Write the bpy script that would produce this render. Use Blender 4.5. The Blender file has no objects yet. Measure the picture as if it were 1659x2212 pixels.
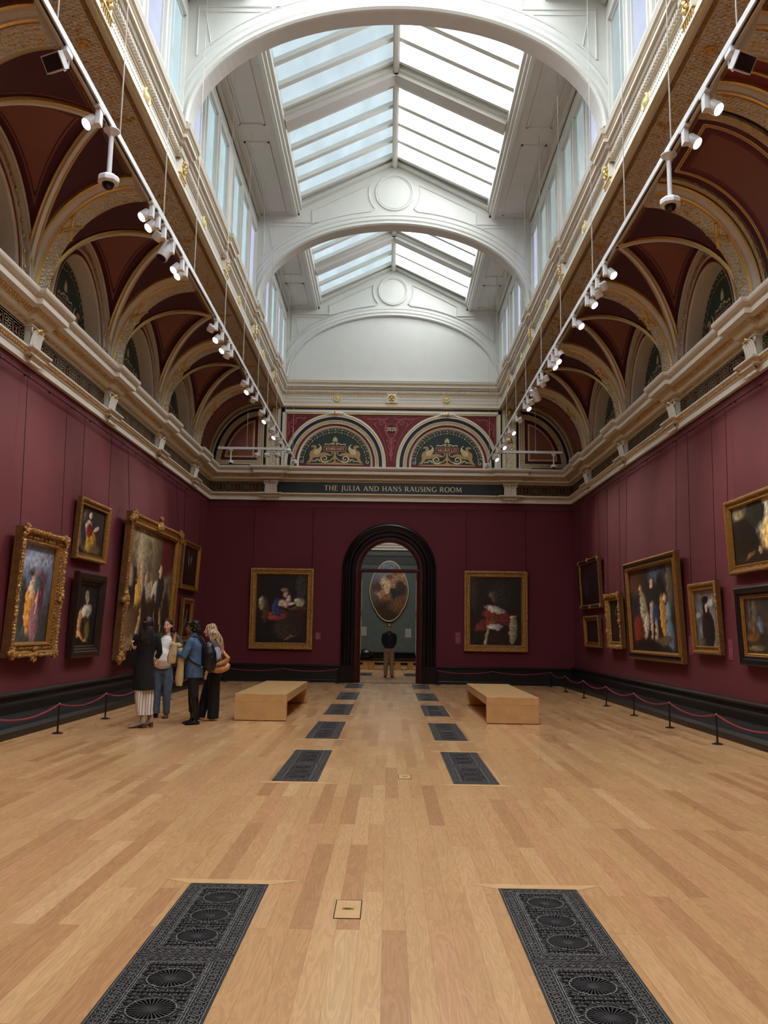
import bpy, math, random
from mathutils import Vector, Matrix, noise
random.seed(7)
PI = math.pi
SC = bpy.context.scene
COL = SC.collection

# ------------------------------------------------------------------ camera
cam_data = bpy.data.cameras.new('camera')
cam = bpy.data.objects.new('camera', cam_data); COL.objects.link(cam); SC.camera = cam
cam_data.sensor_fit = 'HORIZONTAL'; cam_data.sensor_width = 36.0
cam_data.lens = 36.0 * 1828.85 / 1659.0
cam_data.clip_start = 0.05; cam_data.clip_end = 300
_r = Vector((0.9998684, 0.0055663, 0.0152371)); _u = Vector((-0.0143113, -0.1395738, 0.9901082)); _f = Vector((-0.0076379, 0.9901960, 0.1394758))
cam.matrix_world = Matrix(((_r.x, _u.x, -_f.x, 0.0117), (_r.y, _u.y, -_f.y, 0.0), (_r.z, _u.z, -_f.z, 1.65), (0, 0, 0, 1)))

# ------------------------------------------------------------------ world and exposure
world = bpy.data.worlds.new('sky'); SC.world = world; world.use_nodes = True
bg = world.node_tree.nodes['Background']; bg.inputs[0].default_value = (0.72, 0.82, 0.95, 1); bg.inputs[1].default_value = 0.6
SC.view_settings.view_transform = 'Standard'; SC.view_settings.look = 'None'
SC.view_settings.exposure = 0.0; SC.view_settings.gamma = 1.0; SC.view_settings.use_curve_mapping = False
SC.cycles.use_denoising = True
SC.cycles.use_adaptive_sampling = True; SC.cycles.adaptive_threshold = 0.08; SC.cycles.adaptive_min_samples = 12
SC.cycles.max_bounces = 6; SC.cycles.diffuse_bounces = 4; SC.cycles.glossy_bounces = 3; SC.cycles.transparent_max_bounces = 8
SC.cycles.sample_clamp_indirect = 6.0; SC.cycles.caustics_reflective = False; SC.cycles.caustics_refractive = False

SKY_L, SKY_R, SKY_B = 0.92, 7.0, 12.0      # skylight panes: left slope, right slope, bays behind the viewer
WIN = 0.78                                # clerestory panes
SPOT = 230.0                              # watts of each lit spotlight

# ------------------------------------------------------------------ materials
def lin(c):
    o = []
    for v in c[:3]:
        v /= 255.0
        o.append(v / 12.92 if v <= 0.04045 else ((v + 0.055) / 1.055) ** 2.4)
    return (o[0], o[1], o[2], 1.0)
def nodes(name):
    m = bpy.data.materials.new(name); m.use_nodes = True
    return m, m.node_tree, m.node_tree.nodes['Principled BSDF']
def N(t, typ, **k):
    n = t.nodes.new(typ)
    for a, v in k.items(): setattr(n, a, v)
    return n
def plain(name, col, rough=0.5, metal=0.0, var=0.06, scale=14.0, bump=0.0, bscale=60.0, emis=None, es=0.0, coat=0.0):
    m, t, b = nodes(name)
    tc = N(t, 'ShaderNodeTexCoord')
    nz = N(t, 'ShaderNodeTexNoise'); nz.inputs['Scale'].default_value = scale; nz.inputs['Detail'].default_value = 3
    t.links.new(tc.outputs['Object'], nz.inputs['Vector'])
    rp = N(t, 'ShaderNodeValToRGB'); c = lin(col)
    rp.color_ramp.elements[0].position = 0.3; rp.color_ramp.elements[1].position = 0.7
    rp.color_ramp.elements[0].color = tuple([x * (1 - var * 1.6) for x in c[:3]] + [1])
    rp.color_ramp.elements[1].color = tuple([min(1, x * (1 + var)) for x in c[:3]] + [1])
    t.links.new(nz.outputs['Fac'], rp.inputs['Fac']); t.links.new(rp.outputs['Color'], b.inputs['Base Color'])
    b.inputs['Roughness'].default_value = rough; b.inputs['Metallic'].default_value = metal
    if coat: b.inputs['Coat Weight'].default_value = coat
    if bump:
        n2 = N(t, 'ShaderNodeTexNoise'); n2.inputs['Scale'].default_value = bscale; n2.inputs['Detail'].default_value = 4
        t.links.new(tc.outputs['Object'], n2.inputs['Vector'])
        bp = N(t, 'ShaderNodeBump'); bp.inputs['Strength'].default_value = bump; bp.inputs['Distance'].default_value = 0.02
        t.links.new(n2.outputs['Fac'], bp.inputs['Height']); t.links.new(bp.outputs['Normal'], b.inputs['Normal'])
    if emis:
        b.inputs['Emission Color'].default_value = lin(emis); b.inputs['Emission Strength'].default_value = es
    return m
def ornament(name, low, high, scale=26.0, metal=0.85, rough=0.38, bump=0.8, lo=0.18, hi=0.42):
    """carved leaf relief: cream ground with gilded edges"""
    m, t, b = nodes(name)
    tc = N(t, 'ShaderNodeTexCoord')
    wn = N(t, 'ShaderNodeTexNoise'); wn.inputs['Scale'].default_value = scale * 0.35
    mx = N(t, 'ShaderNodeMixRGB'); mx.inputs['Fac'].default_value = 0.06
    vo = N(t, 'ShaderNodeTexVoronoi', feature='DISTANCE_TO_EDGE'); vo.inputs['Scale'].default_value = scale
    v2 = N(t, 'ShaderNodeTexVoronoi'); v2.inputs['Scale'].default_value = scale * 2.3
    t.links.new(tc.outputs['Object'], wn.inputs['Vector']); t.links.new(tc.outputs['Object'], mx.inputs['Color1'])
    t.links.new(wn.outputs['Color'], mx.inputs['Color2'])
    t.links.new(mx.outputs['Color'], vo.inputs['Vector']); t.links.new(mx.outputs['Color'], v2.inputs['Vector'])
    ad = N(t, 'ShaderNodeMath', operation='MULTIPLY'); ad.inputs[1].default_value = 0.55
    t.links.new(v2.outputs['Distance'], ad.inputs[0])
    su = N(t, 'ShaderNodeMath', operation='ADD'); t.links.new(vo.outputs['Distance'], su.inputs[0]); t.links.new(ad.outputs[0], su.inputs[1])
    rp = N(t, 'ShaderNodeValToRGB'); rp.color_ramp.elements[0].position = lo; rp.color_ramp.elements[1].position = hi
    rp.color_ramp.elements[0].color = lin(low); rp.color_ramp.elements[1].color = lin(high)
    t.links.new(su.outputs[0], rp.inputs['Fac']); t.links.new(rp.outputs['Color'], b.inputs['Base Color'])
    inv = N(t, 'ShaderNodeMapRange'); inv.inputs['From Min'].default_value = lo; inv.inputs['From Max'].default_value = hi
    inv.inputs['To Min'].default_value = metal; inv.inputs['To Max'].default_value = 0.0
    t.links.new(su.outputs[0], inv.inputs['Value']); t.links.new(inv.outputs[0], b.inputs['Metallic'])
    b.inputs['Roughness'].default_value = rough
    bp = N(t, 'ShaderNodeBump'); bp.inputs['Strength'].default_value = bump; bp.inputs['Distance'].default_value = 0.03
    t.links.new(su.outputs[0], bp.inputs['Height']); t.links.new(bp.outputs['Normal'], b.inputs['Normal'])
    return m
def pane(name, col, s, streak=0.12):
    m, t, b = nodes(name)
    tc = N(t, 'ShaderNodeTexCoord'); mp = N(t, 'ShaderNodeMapping'); mp.inputs['Scale'].default_value = (1.2, 0.4, 1.0)
    nz = N(t, 'ShaderNodeTexNoise'); nz.inputs['Scale'].default_value = 1.6
    t.links.new(tc.outputs['Object'], mp.inputs['Vector']); t.links.new(mp.outputs['Vector'], nz.inputs['Vector'])
    rp = N(t, 'ShaderNodeValToRGB'); c = lin(col)
    rp.color_ramp.elements[0].color = tuple([x * (1 - streak) for x in c[:3]] + [1]); rp.color_ramp.elements[1].color = c
    rp.color_ramp.elements[0].position = 0.35; rp.color_ramp.elements[1].position = 0.65
    t.links.new(nz.outputs['Fac'], rp.inputs['Fac']); t.links.new(rp.outputs['Color'], b.inputs['Emission Color'])
    b.inputs['Base Color'].default_value = lin((90, 100, 105)); b.inputs['Roughness'].default_value = 0.25
    b.inputs['Emission Strength'].default_value = s
    return m
def bands(name, stops, attr='edge', rough=0.6):
    """painted bands that follow the distance to the edge of a panel"""
    m, t, b = nodes(name)
    at = N(t, 'ShaderNodeAttribute', attribute_name=attr)
    rp = N(t, 'ShaderNodeValToRGB'); rp.color_ramp.interpolation = 'CONSTANT'
    e = rp.color_ramp.elements
    e[0].position = 0.0; e[0].color = lin(stops[0][1]); e[1].position = stops[1][0]; e[1].color = lin(stops[1][1])
    for p, c in stops[2:]:
        x = e.new(p); x.color = lin(c)
    t.links.new(at.outputs['Fac'], rp.inputs['Fac']); t.links.new(rp.outputs['Color'], b.inputs['Base Color'])
    b.inputs['Roughness'].default_value = rough
    return m

def wood_floor():
    m, t, b = nodes('oak_planks')
    tc = N(t, 'ShaderNodeTexCoord'); sp = N(t, 'ShaderNodeSeparateXYZ'); cb = N(t, 'ShaderNodeCombineXYZ')
    t.links.new(tc.outputs['Object'], sp.inputs[0]); t.links.new(sp.outputs['Y'], cb.inputs['X']); t.links.new(sp.outputs['X'], cb.inputs['Y'])
    br = N(t, 'ShaderNodeTexBrick'); br.offset = 0.37; br.offset_frequency = 2; br.squash = 1.0
    br.inputs['Color1'].default_value = (0, 0, 0, 1); br.inputs['Color2'].default_value = (1, 1, 1, 1); br.inputs['Mortar'].default_value = (0.5, 0.5, 0.5, 1)
    br.inputs['Scale'].default_value = 1.0; br.inputs['Mortar Size'].default_value = 0.0; br.inputs['Bias'].default_value = 0.0
    br.inputs['Brick Width'].default_value = 1.9; br.inputs['Row Height'].default_value = 0.13
    t.links.new(cb.outputs[0], br.inputs['Vector'])
    rp = N(t, 'ShaderNodeValToRGB'); e = rp.color_ramp.elements
    e[0].color = lin((202, 152, 104)); e[1].color = lin((224, 182, 132))
    for p, c in ((0.10, (190, 142, 98)), (0.25, (213, 168, 116)), (0.5, (206, 158, 108)), (0.75, (220, 176, 124)), (0.9, (208, 156, 110))):
        x = e.new(p); x.color = lin(c)
    t.links.new(br.outputs['Color'], rp.inputs['Fac'])
    # grain, stretched along the boards and shifted board by board
    mp = N(t, 'ShaderNodeMapping'); mp.inputs['Scale'].default_value = (1.3, 13.0, 1.0)
    t.links.new(cb.outputs[0], mp.inputs['Vector'])
    of = N(t, 'ShaderNodeVectorMath', operation='MULTIPLY_ADD'); of.inputs[1].default_value = (37, 51, 11)
    t.links.new(br.outputs['Color'], of.inputs[0]); t.links.new(mp.outputs[0], of.inputs[2])
    gn = N(t, 'ShaderNodeTexNoise'); gn.inputs['Scale'].default_value = 1.0; gn.inputs['Detail'].default_value = 5; gn.inputs['Distortion'].default_value = 1.4
    t.links.new(of.outputs[0], gn.inputs['Vector'])
    wv = N(t, 'ShaderNodeMath', operation='SINE'); ml = N(t, 'ShaderNodeMath', operation='MULTIPLY'); ml.inputs[1].default_value = 42.0
    t.links.new(gn.outputs['Fac'], ml.inputs[0]); t.links.new(ml.outputs[0], wv.inputs[0])
    mr = N(t, 'ShaderNodeMapRange'); mr.inputs['From Min'].default_value = -1; mr.inputs['To Min'].default_value = 0.88; mr.inputs['To Max'].default_value = 1.04
    t.links.new(wv.outputs[0], mr.inputs['Value'])
    m1 = N(t, 'ShaderNodeMixRGB', blend_type='MULTIPLY'); m1.inputs['Fac'].default_value = 1.0
    t.links.new(rp.outputs['Color'], m1.inputs['Color1']); t.links.new(mr.outputs[0], m1.inputs['Color2'])
    # joints between boards
    b2 = N(t, 'ShaderNodeTexBrick'); b2.offset = 0.37; b2.offset_frequency = 2
    b2.inputs['Color1'].default_value = (1, 1, 1, 1); b2.inputs['Color2'].default_value = (1, 1, 1, 1); b2.inputs['Mortar'].default_value = (0.55, 0.5, 0.45, 1)
    b2.inputs['Scale'].default_value = 1.0; b2.inputs['Mortar Size'].default_value = 0.0016; b2.inputs['Brick Width'].default_value = 1.9; b2.inputs['Row Height'].default_value = 0.13
    t.links.new(cb.outputs[0], b2.inputs['Vector'])
    m2 = N(t, 'ShaderNodeMixRGB', blend_type='MULTIPLY'); m2.inputs['Fac'].default_value = 0.55
    t.links.new(m1.outputs['Color'], m2.inputs['Color1']); t.links.new(b2.outputs['Color'], m2.inputs['Color2'])
    t.links.new(m2.outputs['Color'], b.inputs['Base Color'])
    n3 = N(t, 'ShaderNodeTexNoise'); n3.inputs['Scale'].default_value = 1.3; n3.inputs['Detail'].default_value = 4
    t.links.new(tc.outputs['Object'], n3.inputs['Vector'])
    r3 = N(t, 'ShaderNodeMapRange'); r3.inputs['To Min'].default_value = 0.17; r3.inputs['To Max'].default_value = 0.34
    t.links.new(n3.outputs['Fac'], r3.inputs['Value']); t.links.new(r3.outputs[0], b.inputs['Roughness'])
    b.inputs['Specular IOR Level'].default_value = 0.5
    return m

CREAM = plain('cream_plaster', (206, 199, 182), 0.5, var=0.03)
CREAML = plain('light_cream_paint', (228, 223, 210), 0.45, var=0.02)
GOLD = plain('gilding', (222, 184, 108), 0.35, 0.75, var=0.12, scale=40, bump=0.25)
GOLDD = plain('old_gilding', (168, 132, 80), 0.42, 0.75, var=0.25, scale=30, bump=0.4, bscale=40)
WHITE = plain('white_plaster', (218, 220, 214), 0.6, var=0.015, scale=3)
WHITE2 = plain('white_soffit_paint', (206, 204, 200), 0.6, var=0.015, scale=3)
BLACK = plain('black_paint', (18, 20, 22), 0.5, var=0.1)
MAROON = plain('maroon_paint', (112, 26, 38), 0.6, var=0.05)
DMAR = plain('dark_maroon_paint', (76, 14, 28), 0.6, var=0.05)
RUST = plain('rust_red_paint', (140, 84, 70), 0.6, var=0.05)
GREEN = plain('dark_green_paint', (34, 56, 52), 0.6, var=0.1)
SIGNG = plain('sign_black_green', (22, 32, 30), 0.4, var=0.05)
PINK = plain('dusty_pink_paint', (186, 98, 100), 0.6, var=0.05)
TAN = plain('tan_gold_paint', (190, 152, 98), 0.55, var=0.08)
PALEG = plain('pale_gold_paint', (226, 212, 160), 0.5, var=0.06)
LETTER = plain('gilt_lettering', (250, 240, 196), 0.4, 0.0, var=0.02)
KEYB = plain('frieze_dark_brown', (44, 38, 30), 0.55, var=0.1)
KEYT = plain('frieze_tan', (170, 150, 112), 0.55, var=0.08)
KEYR = plain('frieze_red', (150, 78, 62), 0.55, var=0.1)
LEAF = ornament('gilded_leaf_relief', (232, 204, 138), (206, 200, 182), 11.0, metal=.6, bump=1.0, lo=.22, hi=.34)
LEAFB = ornament('gilded_beam_relief', (218, 194, 146), (200, 192, 176), 8.5, metal=0.3, bump=1.0, lo=.22, hi=.34)
EGG = ornament('gilded_egg_and_dart', (216, 176, 104), (196, 178, 142), 18.0, metal=0.5, lo=.22, hi=.36)
ROSE = ornament('gilded_rosette_band', (216, 176, 104), (184, 166, 130), 13.0, metal=0.5, lo=.22, hi=.36)
WALLM = plain('crimson_wall_fabric', (98, 27, 38), 0.75, var=0.06, scale=180, bump=0.25, bscale=260)
MARBLE = plain('black_marble', (14, 16, 17), 0.22, var=0.5, scale=5)
MARBLE2 = plain('black_painted_dado', (13, 14, 14), 0.4, var=0.3, scale=8)
MAHOG = plain('dark_mahogany', (74, 26, 16), 0.35, var=0.3, scale=12)
IRON = plain('cast_iron', (142, 140, 136), 0.38, 0.5, var=0.3, scale=60)
IROND = plain('dark_cast_iron', (9, 9, 10), 0.6, 0.2, var=0.3)
OAK = plain('pale_oak_veneer', (206, 164, 108), 0.4, var=0.07, scale=5)
FLOORM = wood_floor()
OAKB = plain('oak_border_plank', (222, 178, 122), 0.32, var=0.06, scale=6)
TRACKW = plain('white_enamel', (226, 230, 232), 0.35, var=0.01)
WIRE = plain('steel_wire', (190, 186, 176), 0.35, 0.4, var=0.02)
BLK = plain('black_plastic', (20, 20, 22), 0.3, var=0.1)
LENS = plain('lit_lamp_lens', (255, 244, 220), 0.3, var=0.0, emis=(255, 240, 214), es=14.0)
BRASS = plain('brass', (196, 156, 82), 0.35, 0.8, var=0.1)

# ------------------------------------------------------------------ mesh helpers
class MB:
    def __init__(s): s.v = []; s.f = []; s.m = []; s.mats = []; s.att = None
    def mi(s, mat):
        if mat not in s.mats: s.mats.append(mat)
        return s.mats.index(mat)
    def add(s, vs, fs, mat):
        o = len(s.v); k = s.mi(mat)
        s.v += [tuple(v) for v in vs]
        for f in fs: s.f.append(tuple(i + o for i in f)); s.m.append(k)
    def box(s, x0, x1, y0, y1, z0, z1, mat):
        s.add([(x0, y0, z0), (x1, y0, z0), (x1, y1, z0), (x0, y1, z0), (x0, y0, z1), (x1, y0, z1), (x1, y1, z1), (x0, y1, z1)],
              [(0, 3, 2, 1), (4, 5, 6, 7), (0, 1, 5, 4), (1, 2, 6, 5), (2, 3, 7, 6), (3, 0, 4, 7)], mat)
    def bevbox(s, x0, x1, y0, y1, z0, z1, mat, b=0.01):
        prof = [(b, 0), (0, b), (0, 1), (b, 2)]
        rings = []
        for ins, zz in ((b, z0), (0, z0 + b), (0, z1 - b), (b, z1)):
            rings.append([(x0 + ins, y0 + ins, zz), (x1 - ins, y0 + ins, zz), (x1 - ins, y1 - ins, zz), (x0 + ins, y1 - ins, zz)])
        vs = [p for r in rings for p in r]; fs = [(3, 2, 1, 0), (12, 13, 14, 15)]
        for i in range(3):
            for j in range(4): fs.append((i * 4 + j, i * 4 + (j + 1) % 4, i * 4 + 4 + (j + 1) % 4, i * 4 + 4 + j))
        s.add(vs, fs, mat)
    def obox(s, c, ax, ay, az, mat):
        c = Vector(c); ax, ay, az = Vector(ax), Vector(ay), Vector(az); vs = []
        for k in (-1, 1):
            for a, b in ((-1, -1), (1, -1), (1, 1), (-1, 1)): vs.append(c + ax * a + ay * b + az * k)
        s.add(vs, [(0, 3, 2, 1), (4, 5, 6, 7), (0, 1, 5, 4), (1, 2, 6, 5), (2, 3, 7, 6), (3, 0, 4, 7)], mat)
    def bar(s, p0, p1, w, h, mat, up=(0, 0, 1)):
        p0, p1 = Vector(p0), Vector(p1); d = p1 - p0; L = d.length / 2; d.normalize()
        sd = d.cross(Vector(up)); sd.normalize(); uu = sd.cross(d)
        s.obox((p0 + p1) / 2, sd * w / 2, d * L, uu * h / 2, mat)
    def rings(s, rs, mat, closed=True, caps=True, loop=False):
        n = len(rs[0]); vs = [p for r in rs for p in r]; fs = []
        R = len(rs)
        for i in range(R if loop else R - 1):
            a, b = i * n, ((i + 1) % R) * n
            for j in range(n if closed else n - 1):
                k = (j + 1) % n; fs.append((a + j, a + k, b + k, b + j))
        if caps and closed and not loop: fs.append(tuple(reversed(range(n)))); fs.append(tuple(range((R - 1) * n, R * n)))
        s.add(vs, fs, mat)
    def tube(s, pts, r, mat, n=8, loop=False, up=None, caps=True):
        pts = [Vector(p) for p in pts]; rs = []; K = len(pts); prev = None
        for i, p in enumerate(pts):
            if loop: d = pts[(i + 1) % K] - pts[i - 1]
            else: d = pts[min(i + 1, K - 1)] - pts[max(i - 1, 0)]
            d.normalize()
            ref = Vector(up) if up else (prev if prev is not None else (Vector((0, 0, 1)) if abs(d.z) < 0.9 else Vector((0, 1, 0))))
            a = d.cross(ref)
            if a.length < 1e-5: a = d.cross(Vector((1, 0, 0))) if abs(d.x) < .9 else d.cross(Vector((0, 0, 1)))
            a.normalize(); b = a.cross(d); prev = b if not up else None
            rr = r[i] if isinstance(r, (list, tuple)) else r
            rx, ry = rr if isinstance(rr, tuple) else (rr, rr)
            rs.append([p + a * rx * math.cos(2 * PI * j / n) + b * ry * math.sin(2 * PI * j / n) for j in range(n)])
        s.rings(rs, mat, True, caps, loop)
    def cyl(s, p0, p1, r0, r1, mat, n=12): s.tube([p0, p1], [r0, r1], mat, n)
    def lathe(s, c, prof, mat, n=16, axis=(0, 0, 1)):
        c = Vector(c); ax = Vector(axis).normalized(); a = ax.orthogonal().normalized(); b = ax.cross(a)
        s.rings([[c + ax * z + a * r * math.cos(2 * PI * j / n) + b * r * math.sin(2 * PI * j / n) for j in range(n)] for r, z in prof], mat)
    def ball(s, c, r, mat, n=8, m=5, sc=(1, 1, 1)):
        rs = []
        for i in range(1, m):
            t = PI * i / m
            rs.append([(c[0] + sc[0] * r * math.sin(t) * math.cos(2 * PI * j / n), c[1] + sc[1] * r * math.sin(t) * math.sin(2 * PI * j / n), c[2] - sc[2] * r * math.cos(t)) for j in range(n)])
        s.rings(rs, mat)
    def grid(s, fn, nu, nv, mat, attfn=None):
        vs = []; at = []
        for i in range(nu + 1):
            for j in range(nv + 1):
                vs.append(fn(i / nu, j / nv))
                if attfn: at.append(attfn(i / nu, j / nv))
        if attfn:
            if s.att is None: s.att = [0.0] * len(s.v)
            s.att += [0.0] * (len(s.v) - len(s.att)) + at
        s.add(vs, [(i * (nv + 1) + j, i * (nv + 1) + j + 1, (i + 1) * (nv + 1) + j + 1, (i + 1) * (nv + 1) + j) for i in range(nu) for j in range(nv)], mat)
    def poly(s, pts, mp, c0, c1, mat):
        """2-D outline pts laid at depth c1 with sides back to c0; mp(a,b,c) gives the place"""
        n = len(pts)
        s.add([mp(a, b, c1) for a, b in pts] + [mp(a, b, c0) for a, b in pts], [tuple(range(n))] + [(i, n + i, n + (i + 1) % n, (i + 1) % n) for i in range(n)], mat)
    def ribbon(s, pts, w, mp, c, mat):
        n = len(pts); L = []; R = []
        for i in range(n):
            a = pts[max(i - 1, 0)]; b = pts[min(i + 1, n - 1)]; dx, dy = b[0] - a[0], b[1] - a[1]; l = math.hypot(dx, dy) or 1
            ww = (w[i] if isinstance(w, list) else w) / 2
            L.append((pts[i][0] - dy / l * ww, pts[i][1] + dx / l * ww)); R.append((pts[i][0] + dy / l * ww, pts[i][1] - dx / l * ww))
        s.add([mp(a, b, c) for a, b in L] + [mp(a, b, c) for a, b in R], [(i, i + 1, n + i + 1, n + i) for i in range(n - 1)], mat)
    def build(s, name, parent=None, smooth=False, kind=None, label=None, cat=None, group=None):
        me = bpy.data.meshes.new(name); me.from_pydata(s.v, [], s.f)
        for m in s.mats: me.materials.append(m)
        me.polygons.foreach_set('material_index', s.m)
        if smooth: me.polygons.foreach_set('use_smooth', [True] * len(s.f))
        if s.att is not None:
            s.att += [0.0] * (len(s.v) - len(s.att))
            a = me.attributes.new('edge', 'FLOAT', 'POINT'); a.data.foreach_set('value', s.att)
        me.update()
        if smooth: me.set_sharp_from_angle(angle=math.radians(42))
        o = bpy.data.objects.new(name, me); COL.objects.link(o)
        if parent is not None: o.parent = parent
        tag(o, label, cat, group, kind)
        return o
def tag(o, label=None, cat=None, group=None, kind=None):
    if label: o['label'] = label
    if cat: o['category'] = cat
    if group: o['group'] = group
    if kind: o['kind'] = kind
    return o
def empty(name, loc=(0, 0, 0), rz=0.0, label=None, cat=None, group=None, kind=None):
    o = bpy.data.objects.new(name, None); COL.objects.link(o); o.location = loc; o.rotation_euler = (0, 0, rz)
    return tag(o, label, cat, group, kind)
def copy_tree(o, parent=None):
    c = o.copy(); COL.objects.link(c)
    if parent is not None: c.parent = parent
    for ch in list(o.children): copy_tree(ch, c)
    return c
def moulding(mb, path, prof, mats):
    """profile [(out, z)] run along an XY path; out is measured towards the right-hand side of travel"""
    n = len(path); nr = []
    for i in range(n - 1):
        dx, dy = path[i + 1][0] - path[i][0], path[i + 1][1] - path[i][1]; l = math.hypot(dx, dy); nr.append((dy / l, -dx / l))
    mt = []
    for i in range(n):
        a = nr[max(i - 1, 0)]; b = nr[min(i, n - 2)]; k = 1 + a[0] * b[0] + a[1] * b[1]
        mt.append(((a[0] + b[0]) / k, (a[1] + b[1]) / k) if k > 0.01 else b)
    for q in range(len(prof) - 1):
        vs = []
        for p, z in (prof[q], prof[q + 1]):
            vs += [(path[i][0] + mt[i][0] * p, path[i][1] + mt[i][1] * p, z) for i in range(n)]
        mb.add(vs, [(i, i + 1, n + i + 1, n + i) for i in range(n - 1)], mats[q])
def arch_sweep(mb, mp, cx, zc, z0, Rx, Rz, prof, mats, n=40, a0=0.0, a1=PI):
    """profile [(inset, depth)] run round a half ellipse (radii minus inset) with legs down to z0"""
    cols = []
    for d, c in prof:
        row = []
        if z0 < zc - 1e-4 and a0 == 0.0: row.append(mp(cx + Rx - d, z0, c))
        for i in range(n + 1):
            t = a0 + (a1 - a0) * i / n; row.append(mp(cx + (Rx - d) * math.cos(t), zc + (Rz - d) * math.sin(t), c))
        if z0 < zc - 1e-4 and a1 == PI: row.append(mp(cx - Rx + d, z0, c))
        cols.append(row)
    K = len(cols[0])
    for q in range(len(prof) - 1):
        mb.add(cols[q] + cols[q + 1], [(i, i + 1, K + i + 1, K + i) for i in range(K - 1)], mats[q])
def ordinal(i): return ['first', 'second', 'third', 'fourth', 'fifth', 'sixth', 'seventh', 'eighth', 'ninth', 'tenth', 'eleventh', 'twelfth', 'thirteenth', 'fourteenth', 'fifteenth', 'sixteenth', 'seventeenth', 'eighteenth', 'nineteenth', 'twentieth', 'twenty-first', 'twenty-second', 'twenty-third', 'twenty-fourth'][i]

# ------------------------------------------------------------------ lettering (drawn stroke by stroke)
TK, TN = 0.15, 0.075
def _arc(cx, cy, rx, ry, a0, a1, tk=TK, tn=TN, n=14):
    pts = []; w = []
    for i in range(n + 1):
        t = math.radians(a0 + (a1 - a0) * i / n); pts.append((cx + rx * math.cos(t), cy + ry * math.sin(t))); w.append(tn + (tk - tn) * abs(math.cos(t)) ** 1.3)
    return (pts, w)
def _s(x0, y0, x1, y1, w): return ([(x0, y0), (x1, y1)], w)
def _sf(x, y, h=0.1): return ([(x - h, y), (x + h, y)], 0.05)
GL = {
 'T': (0.74, [_s(.37, 0, .37, 1, TK), _s(0, .97, .74, .97, TN), _s(.02, .99, .02, .86, .05), _s(.72, .99, .72, .86, .05), _sf(.37, .025, .13)]),
 'H': (0.84, [_s(.14, 0, .14, 1, TK), _s(.70, 0, .70, 1, TK), _s(.14, .51, .70, .51, TN), _sf(.14, .025, .12), _sf(.7, .025, .12), _sf(.14, .975, .12), _sf(.7, .975, .12)]),
 'E': (0.62, [_s(.14, 0, .14, 1, TK), _s(.05, .97, .56, .97, TN), _s(.14, .52, .48, .52, TN), _s(.05, .03, .6, .03, TN), _s(.56, .99, .56, .85, .05), _s(.6, .0, .6, .15, .05)]),
 'J': (0.42, [_s(.26, .05, .26, 1, TK), _arc(.08, .02, .18, .22, -90, 0), _sf(.26, .975, .12)]),
 'U': (0.82, [_s(.14, .35, .14, 1, TK), _s(.69, .35, .69, 1, TN), _arc(.415, .35, .275, .34, 180, 360), _sf(.14, .975, .12), _sf(.69, .975, .11)]),
 'L': (0.60, [_s(.14, 0, .14, 1, TK), _s(.05, .03, .56, .03, TN), _s(.57, 0, .57, .16, .05), _sf(.14, .975, .12)]),
 'I': (0.30, [_s(.15, 0, .15, 1, TK), _sf(.15, .025, .12), _sf(.15, .975, .12)]),
 'A': (0.84, [_s(.08, 0, .40, 1, TN), _s(.40, 1, .76, 0, TK), _s(.2, .36, .62, .36, TN), _sf(.08, .025, .1), _sf(.76, .025, .12)]),
 'N': (0.86, [_s(.14, 0, .14, 1, TN), _s(.12, 1, .72, 0, TK), _s(.72, 0, .72, 1, TN), _sf(.14, .025, .1), _sf(.72, .975, .1), _sf(.08, .975, .08)]),
 'D': (0.84, [_s(.14, 0, .14, 1, TK), _s(.05, .97, .36, .97, TN), _s(.05, .03, .36, .03, TN), _arc(.34, .5, .42, .47, -90, 90)]),
 'S': (0.56, [_arc(.28, .74, .19, .23, 40, 250, TK * .8), _arc(.28, .27, .21, .25, -140, 75, TK * .9), _s(.2, .55, .38, .47, TK)]),
 'R': (0.76, [_s(.14, 0, .14, 1, TK), _s(.05, .97, .32, .97, TN), _s(.14, .48, .32, .48, TN), _arc(.32, .725, .24, .245, -90, 90), _s(.34, .48, .70, .02, TK), _sf(.14, .025, .12), _sf(.72, .025, .07)]),
 'G': (0.84, [_arc(.46, .5, .37, .48, 45, 318), _s(.76, .05, .76, .42, TK * .8), _sf(.76, .43, .1)]),
 'O': (0.90, [_arc(.45, .5, .38, .48, 0, 360, n=28)]),
 'C': (0.76, [_arc(.46, .5, .37, .48, 45, 315)]),
 'Q': (0.90, [_arc(.45, .5, .38, .48, 0, 360, n=28), _s(.5, .15, .85, -.15, TK * .8)]),
 'M': (1.02, [_s(.12, 0, .16, 1, TN), _s(.16, 1, .5, .08, TK), _s(.5, .08, .84, 1, TN), _s(.84, 1, .9, 0, TK), _sf(.12, .025, .1), _sf(.9, .025, .12)]),
 'B': (0.70, [_s(.14, 0, .14, 1, TK), _s(.05, .97, .34, .97, TN), _s(.14, .53, .34, .53, TN), _s(.05, .03, .34, .03, TN), _arc(.34, .75, .2, .22, -90, 90), _arc(.34, .28, .25, .25, -90, 90)]),
 'V': (0.80, [_s(.06, 1, .4, 0, TK), _s(.4, 0, .74, 1, TN)]),
 'Z': (0.66, [_s(.05, .97, .6, .97, TN), _s(.6, .97, .06, .03, TK), _s(.06, .03, .62, .03, TN)]),
 '.': (0.25, [_s(.1, .0, .1, .12, .12)]),
 '2': (0.56, [_arc(.27, .73, .2, .24, 165, -20), _s(.45, .66, .08, .05, TN * 1.3), _s(.06, .05, .5, .05, TK * .9)]),
 '0': (0.60, [_arc(.3, .5, .22, .48, 0, 360, n=24)]),
 ' ': (0.36, []),
}
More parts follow.
